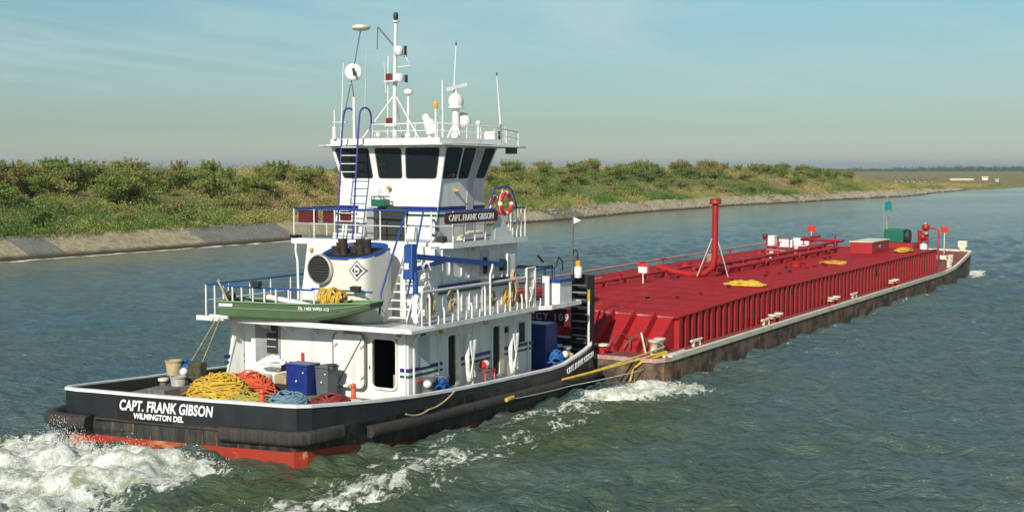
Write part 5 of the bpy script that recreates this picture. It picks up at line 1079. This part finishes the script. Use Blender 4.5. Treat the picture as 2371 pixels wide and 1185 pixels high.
line('chafe_sleeve', [(9.55, -4.86, .54), (10.0, -4.86, .56)], .075, 'yrope', 'short yellow chafing sleeve on the grey wire at the tug side')
line('hawser', [(6.75, -4.62, 1.24), (5.2, -4.68, .90), (4.1, -4.60, .93)], .028, 'trope', 'thin tan line drooping over the tug bulwark amidships', .10)
# ================================================================ BARGE
brg = thing('tank_barge', (48, -.37, 0), 'long red tank barge with a rusty brown side, pushed ahead of the tug', 'barge')
YB = -.37
def bm(y): return 2 * YB - y
half = [(17.75, -3.0), (17.75, -6.2), (17.82, -6.6), (18.1, -6.82), (18.6, -6.9), (69.3, -6.9), (73.5, -6.65), (77.9, -6.35), (78.3, -6.0), (78.6, -4.0)]
loop = half + [(x, bm(y)) for x, y in half[::-1]]
def bz(x): return .95 if x < 67 else .95 + .85 * ((x - 67) / 11.5) ** 1.1
hb = MB(); def_ = lambda z, sh: [(x + (sh * max(0, (x - 70) / 9)), YB + (y - YB) * (1 if z > -.5 else .97), z) for x, y in loop]
topl = [(x, y, bz(x)) for x, y in loop]
hb.loft([def_(-1.4, -7), def_(-.2, -2.3), def_(.35, -1.0), topl], 0, True, False, False); hbo = hb.build('hull', M['rust'], brg, bevel=.03)
dkm = MB(); st_ = sorted(set([17.76, 17.83, 18.1, 18.6] + list(np.arange(22, 78, 2.2)) + [69.3, 77.9, 78.55]))
ho = lambda x: float(np.interp(x, [17.75, 17.82, 18.1, 18.6, 69.3, 73.5, 77.9, 78.3, 78.6], [-6.2, -6.6, -6.82, -6.9, -6.9, -6.65, -6.35, -6.0, -4.0]))
for a, b_ in zip(st_, st_[1:]): dkm.add([(a, ho(a) + .01, bz(a) + .004), (b_, ho(b_) + .01, bz(b_) + .004), (b_, bm(ho(b_)) - .01, bz(b_) + .004), (a, bm(ho(a)) - .01, bz(a) + .004)], [(0, 1, 2, 3)])
dkm.build('deck', M['reddeck'], brg)
ge = MB(); edge = [(x, y) for x, y in loop]
def edgepiece(pts, w_, h_, name, mt):
    t = MB(); P3 = [Vector((x, y, 0)) for x, y in pts]; ringsx = []
    for i, p in enumerate(P3):
        a = P3[max(i - 1, 0)]; b_ = P3[min(i + 1, len(P3) - 1)]; tt = (b_ - a).normalized(); nn = Vector((-tt.y, tt.x, 0)); z = bz(p.x)
        ringsx.append([p - nn * .04 + Vector((0, 0, z - .10)), p - nn * .04 + Vector((0, 0, z + h_)), p + nn * w_ + Vector((0, 0, z + h_)), p + nn * w_ + Vector((0, 0, z - .10))])
    t.loft(ringsx, 0, True, True); return t.build(name, mt, brg)
fine = [(18.6 + .0, -6.9)] + [(x, -6.9) for x in np.arange(22, 69, 4)] + [(69.3, -6.9), (71.5, -6.78), (73.5, -6.65), (77.9, -6.35)]
edgepiece(fine, .15, .10, 'gunwale', M['cream']); edgepiece([(17.75, 5), (17.75, -6.2), (17.82, -6.6), (18.1, -6.82), (18.6, -6.9)], .10, .05, 'stern_gunwale', mat('worn_pink_edge', (.42, .22, .18), .7, (.5, .42, .32), 5, .4, .7, rust=(.2, .1, .07), rust_amt=.06))
edgepiece([(77.9, -6.35), (78.3, -6.0), (78.6, -4.0), (78.6, bm(-4.0)), (78.3, bm(-6.0)), (77.9, bm(-6.35))], .35, .10, 'bow_gunwale', M['cream']); edgepiece([(x, bm(y)) for x, y in fine[::-1]], .13, .09, 'gunwale', M['cream'])
# cargo trunk
TY0, TY1 = -5.86, 5.25; TB, TT = 19.35, 21.1
def tz(x): return float(np.interp(x, [21, 26, 31, 70], [2.2, 2.33, 2.45, 2.48]))
tk = MB(); sx = [TT] + list(np.arange(24, 67, 3)) + [67.5]
for a, b_ in zip(sx, sx[1:]):
    tk.add([(a, TY0, .9), (b_, TY0, .9), (b_, TY0, tz(b_)), (a, TY0, tz(a))], [(0, 1, 2, 3)], 0); tk.add([(a, TY1, .9), (b_, TY1, .9), (b_, TY1, tz(b_)), (a, TY1, tz(a))], [(3, 2, 1, 0)], 0)
    tk.add([(a, TY0, tz(a)), (b_, TY0, tz(b_)), (b_, YB, tz(b_) + .10), (a, YB, tz(a) + .10)], [(0, 1, 2, 3)], 1); tk.add([(a, YB, tz(a) + .10), (b_, YB, tz(b_) + .10), (b_, TY1, tz(b_)), (a, TY1, tz(a))], [(0, 1, 2, 3)], 1)
e_ = 67.5; tk.add([(e_, TY0, .9), (e_, TY1, .9), (e_, TY1, tz(e_)), (e_, YB, tz(e_) + .1), (e_, TY0, tz(e_))], [(0, 1, 2, 3, 4)], 0)
tk.add([(TB, TY0 + .12, .9), (TB, TY1 - .12, .9), (TT, TY1, tz(TT)), (TT, YB, tz(TT) + .10), (TT, TY0, tz(TT))], [(4, 3, 2, 1, 0)], 0)
tk.add([(TB, TY0 + .12, .9), (TT, TY0, tz(TT)), (TT, TY0, .9)], [(0, 2, 1)], 0); tk.add([(TB, TY1 - .12, .9), (TT, TY1, tz(TT)), (TT, TY1, .9)], [(0, 1, 2)], 0)
tko = tk.build('cargo_trunk', [M['red'], M['redtop']], brg)
M['lip'] = mat('worn_lip', (.40, .06, .06), .6, (.55, .35, .30), 3, .5, .7)
t = MB(); t.tube([(TT, TY0 - .05, tz(TT) + .02), (TT, YB, tz(TT) + .13), (TT, TY1, tz(TT) + .02)], .05, 6); t.build('top_lip', M['lip'], tko)
for y in np.arange(-5.15, 5.2, .95): t = MB(); t.beam((TB - .10, y, .98), (TT - .05, y, tz(TT) + .0), .10, .66); t.build('sloping_stiffener', M['red'], tko)
rib0 = None
for k in range(66):
    x = 21.25 + k * .7
    if rib0 is None: rb = MB(); rb.box(x, x + .33, TY0 - .23, TY0 - .001, .96, 2.2); rib0 = rb.build('rib', M['red'], tko); oz = 2.2
    else:
        o = rib0.copy(); sc.collection.objects.link(o); o.parent = tko; o.location = (k * .7, 0, .96 * (1 - (tz(x) - .96) / 1.24)); o.scale = (1, 1, (tz(x) - .96) / 1.24)
        # shared mesh is offset from the root, so stretch is corrected by the location above
t = MB(); 
for a, b_ in zip(sx, sx[1:]): t.hexa([(a, TY0 - .24, tz(a) + .005), (b_, TY0 - .24, tz(b_) + .005), (b_, TY0 + .06, tz(b_) + .005), (a, TY0 + .06, tz(a) + .005), (a, TY0 - .24, tz(a) + .05), (b_, TY0 - .24, tz(b_) + .05), (b_, TY0 + .06, tz(b_) + .06), (a, TY0 + .06, tz(a) + .06)])
t.build('top_flange', M['redtop'], tko)
for x in (35.2, 51.0): t = MB(); t.box(x, x + .22, TY0 - .26, TY0 - .232, 1.95, 2.3); t.build('rib_plate', M['mesh'], tko)
t = MB()
for x in np.arange(23, 66, 1.9): t.beam((x, TY0 + .2, tz(x) + .015), (x, YB, tz(x) + .115), .05, .012); t.beam((x, YB, tz(x) + .115), (x, TY1 - .2, tz(x) + .015), .05, .012)
t.build('weld_seam', M['redtop'], tko)
# number painted on the barge stern board
font_mb('CY 109', .42, (18.98, -.62, 2.07), (0, -1, 0), (-.0, 0, 1), .012, 0, .01, 'LEFT', 1.25).build('lettering', M['ltgrey'], brg)
t = MB(); t.box(19.0, 19.08, -2.6, .2, 1.85, 2.58); t.build('number_board', M['maroon'], brg)
# pipes, vents, gear on the trunk
def zt(x, y=0): return tz(x) + .10 * (1 - abs(y - YB) / 6)
vp = MB(); vp.tube([(37.3, 2.1, 2.95), (37.1, 1.1, 2.72), (36.95, 0, 2.62), (36.9, -.8, 2.72), (36.9, -1.25, 3.1), (36.9, -1.33, 3.6), (36.9, -1.35, 6.5)], .17, 14); vpo = vp.build('vent_riser', M['redbright'] if False else M['red'], brg)
t = MB(); t.lathe([(.30, 0), (.31, .05), (.31, .18), (.26, .2), (.3, .22), (.3, .28), (0, .3)], (36.9, -1.35, 6.42), (0, 0, 1), 20); t.build('vent_cap', M['red'], vpo)
t = MB(); t.tube([(36.9, -1.35, 5.0), (36.4, -.55, 2.6)], .03, 6); t.tube([(36.9, -1.35, 5.0), (37.3, -1.95, 2.55)], .03, 6); t.build('stay', M['ltgrey'], vpo)
def valve(x, y, z, h=.5):
    t = MB(); t.tube([(x, y, z), (x, y, z + h)], .05, 8); t.lathe([(.2, 0), (.2, .06)], (x, y, z), (0, 0, 1), 14); o = t.build('valve', M['red'], brg)
    t = MB(); t.tube([(x + .2 * math.cos(a), y + .2 * math.sin(a), z + h) for a in [i * .628 for i in range(10)]], .02, 5, closed=True); t.tube([(x - .2, y, z + h), (x + .2, y, z + h)], .015, 5); t.build('handwheel', M['red'], o)
for (y, r, x0, x1, z) in ((-.95, .13, 38.5, 60.1, 2.86), (.1, .11, 37.5, 60.1, 2.95), (1.5, .09, 24.0, 70, 3.0 - .2)):
    t = MB(); t.tube([(x0, y, z - .05), (x1, y, z)], r, 10)
    for x in np.arange(x0 + 1, x1, 6.1): t.lathe([(r * 1.6, 0), (r * 1.6, .07)], (x, y, z - .03), (1, 0, 0), 12)
    po = t.build('cargo_pipe', M['red'], brg); t = MB()
    for x in np.arange(x0 + .8, x1, 2.4): t.box(x, x + .08, y - .14, y + .14, zt(x) - .08, z - r)
    t.build('pipe_support', M['red'], po)
t = MB(); t.tube([(22, 4.7, 2.75), (45, 4.85, 2.85), (66, 4.9, 2.9)], .055, 8); t.build('cargo_pipe', mat('pale_pipe', (.5, .25, .2), .5), brg)
t = MB(); t.tube([(22.5, 4.2, 2.45), (34, 3.9, 2.5)], .03, 6); t.build('hose', M['trope'], brg)
for x, y in ((35.5, 2.3), (38.6, 2.4), (44.0, 1.2), (47.0, 1.7), (52.2, .6), (57.4, 2.2), (62.0, 2.0), (65.4, 2.5), (67.0, 1.2)): valve(x, y, zt(x) + .3, .45 + .2 * random.random())
def hatch(x, y, r=.32):
    t = MB(); t.lathe([(r, 0), (r, .22)], (x, y, zt(x) - .03), (0, 0, 1), 16); o = t.build('hatch', M['red'], brg); t = MB(); t.lathe([(r * 1.12, .22), (r * 1.12, .26), (r * .5, .31), (0, .31)], (x, y, zt(x) - .03), (0, 0, 1), 16); t.build('hatch_cover', M['redtop'], o)
for x, y in ((27.0, 1.8), (43, 2.9), (46.5, -2.6), (55.5, 2.9), (60.5, 3.9)): hatch(x, y)
for x, y in ((45.3, 2.2), ): t = MB(); t.lathe([(.3, 0), (.38, .5), (.42, .55), (.42, .62)], (x, y, zt(x)), (0, 0, 1), 16); t.build('tank_vent', M['brass'], brg)
def ladder_frame(x, y, h, w_=.4):
    t = MB(); t.tube([(x, y - w_ / 2, zt(x) - .05), (x, y - w_ / 2, zt(x) + h), (x, y + w_ / 2, zt(x) + h), (x, y + w_ / 2, zt(x) - .05)], .05, 7); o = t.build('frame_stand', M['red'], brg); t = MB()
    for k in range(int(h / .28)): t.tube([(x, y - w_ / 2, zt(x) + .3 + .26 * k), (x, y + w_ / 2, zt(x) + .3 + .26 * k)], .02, 5)
    t.build('rung', M['ltgrey'], o)
ladder_frame(51.9, .75, 1.35, .75); ladder_frame(55.2, 1.15, 1.2, .8)
t = MB(); t.lathe([(.14, 0), (.14, .55)], (50.6, .35, zt(50)), (0, 0, 1), 10); t.lathe([(.14, 0), (.14, .55)], (56.2, .6, zt(56)), (0, 0, 1), 10); t.build('pipe_stub', M['cream'], brg)
t = MB(); t.lathe([(.12, 0), (.16, .1), (.16, .3), (.1, .38)], (52.2, 1.35, 3.75), (0, 0, 1), 10); t.build('flame_arrester', M['maroon'], brg)
def sign(x, y, h, w_, hh, mt, name, lab=None):
    z = zt(x) if x < 67 else bz(x); t = MB(); t.tube([(x, y, z - .02), (x, y, z + h)], .04, 6); o = t.build(name, M['cream'], brg); t = MB(); t.box(x - .03, x, y - w_ / 2, y + w_ / 2, z + h, z + h + hh); t.build('sign_board', M[mt], o)
sign(31.8, .45, .55, .62, .42, 'redbright', 'sign_post'); t = MB(); t.box(31.74, 31.765, .22, .68, 3.06, 3.36); t.build('sign_face', M['letter'], brg)
sign(64.2, 2.15, 1.15, .62, .40, 'redbright', 'sign_post'); sign(76.5, -4.55, 1.65, .55, .45, 'redbright', 'sign_post')
t = MB(); t.box(76.46, 76.49, -4.4, -4.25, 3.4, 3.8); t.build('post_lamp', M['redbright'], brg)
for i, (x, y, sx_, sy_, h) in enumerate(((62.0, 4.4, .6, .5, .9), (63.2, 3.9, .5, 1.3, .55), (65.0, 3.2, .6, 1.2, .6))):
    t = MB(); t.box(x, x + sx_, y - sy_ / 2, y + sy_ / 2, zt(x), zt(x) + h); t.build('white_drum' if i == 0 else 'white_box', M['plasticwhite'], None, ['upright white container on the far side of the barge trunk', 'low white box with a dark band on the far side of the barge', 'white box nearest the red sign post on the far side of the barge'][i], 'container', bevel=.04)
for k_ in range(26):
    x = random.uniform(23, 62); y = random.choice([-3.6, -2.4, 2.6, 3.6]) + random.uniform(-.3, .3)
    t = MB(); t.lathe([(.09, 0), (.09, .09), (.13, .09), (.13, .12)], (x, y, zt(x, y) - .02), (0, 0, 1), 8); t.build('deck_plug', M['mesh'] if k_ % 3 == 0 else M['redtop'], brg)
for x, y in ((24.6, .4), (25.2, 1.0), (24.0, -.5), (35.2, 1.2), (35.0, .2)):
    t = MB(); t.box(x, x + .35, y - .2, y + .2, zt(x) - .02, zt(x) + .16); t.build('ullage_box', M['maroon'], brg)
t = MB(); t.tube([(60.3, -1.0, 3.35), (60.3, 1.6, 3.35), (64.5, 1.6, 3.4)], .1, 8)
for x, y in ((60.3, -.8), (60.3, .6), (62.5, 1.6)): t.tube([(x, y, 2.4), (x, y, 3.5)], .07, 7)
t.build('manifold', M['red'], brg)
# pump house box
t = MB(); t.box(60.2, 64.6, -3.35, -1.85, 2.3, 3.28); pb = t.build('pump_enclosure', M['red'], brg, bevel=.02)
t = MB(); t.box(60.15, 64.7, -3.42, -1.78, 3.282, 3.33); t.build('enclosure_lid', M['cream'], pb)
t = MB(); t.box(62.0, 62.35, -3.362, -3.352, 2.85, 3.05); t.build('decal', M['ltgrey'], pb)
# green engine forward
en = thing('pump_engine', (67, -2.6, 2.55), 'green pump engine standing near the forward end of the red barge', 'engine')
EX, EY, EZ = 70.2, -2.6, 1.1
en.location = (EX, EY, EZ); ROOT[en] = Vector((EX, EY, EZ))
t = MB(); t.box(EX, EX + 1.6, EY - .35, EY + 1.1, 2.75, 3.75); t.build('block', M['crate'], en, bevel=.05)
t = MB(); t.box(EX - .1, EX + 1.8, EY - 1.1, EY + 1.1, 1.05, 2.74); t.build('base', M['red'], en)
t = MB(); t.lathe([(.5, 0), (.5, .25)], (EX + .8, EY - .4, 3.2), (0, -1, 0), 16); t.build('radiator', M['mesh'], en)
t = MB(); t.tube([(EX + .5, EY + 1.0, 3.6), (EX + .5, EY + 1.0, 4.6), (EX + .4, EY + .8, 4.75)], .08, 8); t.build('exhaust', M['brass'], en)
t = MB(); t.tube([(EX + .3, EY - 2.0, 1.1), (EX + .3, EY - 2.0, 4.1)], .12, 8); t.tube([(EX + .3, EY - 1.5, 1.1), (EX + .3, EY - 1.5, 3.7)], .18, 8); t.ball((EX + .3, EY - 1.9, 3.95), .3, n=10); t.ball((EX + .3, EY - 1.7, 3.2), .3, n=10); t.build('pump_column', M['red'], brg)
t = MB(); t.ball((EX + .1, EY - 2.0, 3.5), .16, n=8); t.ball((EX + .1, EY - 1.9, 4.2), .14, n=8); t.build('gauge', M['brass'], brg)
t = MB(); t.tube([(EX, EY - 2.9, 1.2), (EX, EY - 2.9, 3.7), (EX, EY - 2.6, 3.9), (EX, EY - 2.3, 3.9)], .07, 8); t.build('pipe_loop', M['red'], brg)
# flag
fl = thing('flag', (EX, EY + 1, 4.6), 'small teal flag flying above the green engine on the barge', 'flag')
t = MB(); t.tube([(EX + .5, EY + 1.25, 3.6), (EX + .5, EY + 1.25, 5.9)], .025, 5); t.build('flag_pole', M['galv'], fl)
t = MB(); rr = [[(EX + .5 + .12 * math.sin(i * 1.3), EY + 1.25 - .075 * i - .03, 5.85 - .02 * i - .6 * j - .10 * math.sin(i)) for i in range(8)] for j in (0, .55, 1.1)]
t.loft(rr, 0, False, False, True, False); rr2 = [[(x + .015, y, z) for x, y, z in r] for r in rr]; t.loft(rr2, 0, False, False, True, False); t.build('cloth', M['teal'], fl)
for i, (x, y) in enumerate(((67.8, -5.0), )):
    t = MB(); t.lathe([(.25, 0), (.25, .9), (.1, 1.0)], (x, y, 1.9), (0, 0, 1), 12); t.build('canister', M['plasticwhite'], brg)
# bow deck fittings
t = MB(); t.box(72.5, 73.1, -5.6, -3.6, 1.45, 1.75); t.build('fitting_plate', M['cream'], brg)
t = MB(); t.box(77.9, 78.4, -5.95, -5.3, 2.1, 2.6); t.tube([(78.1, -5.6, 1.8), (78.1, -5.6, 2.1)], .25, 10); t.build('bow_bollard', M['cream'], brg)
for x, y in ((69.5, -6.45), (72, -6.0)): bitt(x, y, bz(x), brg, 1.2, 'cream', 'cream')
def bbitt(x, y, s_=1.0): bitt(x, y, bz(x) + .01, brg, s_, 'cream', 'cream')
def chock(x, y):
    t = MB(); t.tube([(x - .35, y, 1.08), (x - .3, y, 1.3), (x + .3, y, 1.3), (x + .35, y, 1.08)], .06, 8); t.tube([(x - .55, y, 1.32), (x + .55, y, 1.32)], .055, 8); return t.build('cleat', M['cream'], brg)
for x in (21.6, 29.9, 44.3): chock(x, -6.70)
for x in (31.8, 41.2, 53.7): 
    t = MB(); t.lathe([(.16, 0), (.16, .35)], (x - .45, -6.5, 1.0), (0, 0, 1), 12, 0); t.lathe([(.16, 0), (.16, .35)], (x + .45, -6.5, 1.0), (0, 0, 1), 12, 0); t.lathe([(.22, .33), (.22, .40)], (x - .45, -6.5, 1.0), (0, 0, 1), 12, 1); t.lathe([(.22, .33), (.22, .40)], (x + .45, -6.5, 1.0), (0, 0, 1), 12, 1); t.box(x - .8, x + .8, -6.62, -6.38, 1.22, 1.28, 1); t.build('bitt', [M['red'], M['cream']], brg)
t = MB()
for d in (0, .65): t.lathe([(.17, 0), (.17, .5), (.24, .52), (.24, .60)], (19.0 + d, -6.0 + d * .1, .96), (0, 0, 1), 16)
t.tube([(18.7, -6.05, 1.2), (20.0, -5.9, 1.2)], .07, 8); t.build('bitt', M['cream'], brg)
t = MB(); t.lathe([(.15, 0), (.15, .3)], (18.45, -4.0, .96), (0, 0, 1), 14, 0); t.lathe([(.15, 0), (.15, .3)], (18.45, -3.1, .96), (0, 0, 1), 14, 0); t.box(18.3, 18.6, -4.3, -2.8, 1.12, 1.2, 0); t.lathe([(.22, .3), (.22, .38)], (18.45, -4.0, .96), (0, 0, 1), 14, 1); t.lathe([(.22, .3), (.22, .38)], (18.45, -3.1, .96), (0, 0, 1), 14, 1); t.box(18.32, 18.58, -4.25, -2.9, 1.27, 1.33, 1); t.build('bitt', [M['red'], M['cream']], brg)
t = MB(); t.beam((18.75, -5.75, 1.0), (19.7, -5.1, 1.7), .06, .06); t.build('ratchet_bar', M['cream'], brg)
t = MB(); t.tube([(18.3 + .5 * i, -6.72 + .02 * math.sin(i * 2), 1.05) for i in range(5)], .06, 8); t.build('fairlead', M['cream'], brg)
# shadow-casting cables on the slope
for i, (y0, s0) in enumerate(((-4.3, .25), (-5.0, .3))):
    pts = [(19.2 + .5 * abs(math.sin(a)) + .1 * i, y0 + .5 * math.cos(a), 1.0 + .55 * abs(math.sin(a)) + .05) for a in np.linspace(0, 6.2, 22)]
    t = MB(); t.tube(pts, .03, 5); t.build('steel_cable', M['rust'], None, ['rusty cable looped over the sloping aft end of the barge trunk', 'second rusty cable loop nearest the cream corner bitts of the barge'][i], 'cable')
coil('rope_heap', (33.6, -4.3, zt(34) - .06), .5, .95, .25, 12, .05, 'yrope', 'bright yellow rope heap on top of the trunk nearest the camera', 'rope', seed=40)
coil('rope_heap', (50.6, -3.7, zt(51) - .06), 1.2, .9, .1, 3, .035, 'yrope', 'thin scattered yellow rope midway along the barge trunk', 'rope', seed=41, jit=.9)
coil('rope_heap', (63.6, -4.6, zt(64) - .04), 1.3, .5, .25, 7, .05, 'yrope', 'yellow rope heap at the forward end of the barge trunk', 'rope', seed=42)
# ================================================================ small far things
dockt = thing('timber_dock', (600, 122, 1), 'old dark timber dock on posts at the edge of the far marsh', 'dock')
t = MB(); t.box(596, 600, 113, 131, 2.9, 3.4); t.build('platform', M['steel'], dockt)
for y in np.arange(114, 132, 2.8): t = MB(); t.box(597, 598, y, y + .6, 0, 2.9); t.build('post', M['brass'], dockt)
for i, (x, y, w_, h) in enumerate(((700, 122, 12, .9), (705, 111, 3, 2), (640, 93, 1.5, 1.4), (720, 84, 1.6, 1.6))):
    t = MB(); t.box(x, x + 4, y - w_ / 2, y + w_ / 2, 1.2, 1.2 + h); t.prism([(x - .3, y - w_ / 2 - .3), (x + 4.3, y - w_ / 2 - .3), (x + 4.3, y + w_ / 2 + .3), (x - .3, y + w_ / 2 + .3)], 1.2 + h, 1.6 + h)
    t.build('shed', M['ltgrey'] if i == 2 else M['cream'], None, ['long low pale shed on the far marsh', 'small white shed beside the long low one', 'small grey shed nearest the water on the far marsh', 'white shed farthest to the right on the marsh'][i], 'shed')
# ================================================================ AIR
hz = MB(); hz.box(-900, 22000, -6000, 16000, -8, 60); hm = bpy.data.materials.new('haze'); hm.use_nodes = True; nt = hm.node_tree; nt.nodes.clear()
ho_ = N(nt, 'ShaderNodeOutputMaterial'); pv = N(nt, 'ShaderNodeVolumePrincipled'); pv.inputs['Color'].default_value = (.88, .93, .97, 1); pv.inputs['Density'].default_value = .00012; pv.inputs['Anisotropy'].default_value = .2
nt.links.new(pv.outputs[0], ho_.inputs['Volume']); hz.build('haze', hm, kind='stuff', label='thin pale haze softening the far marsh and horizon', cat='haze')
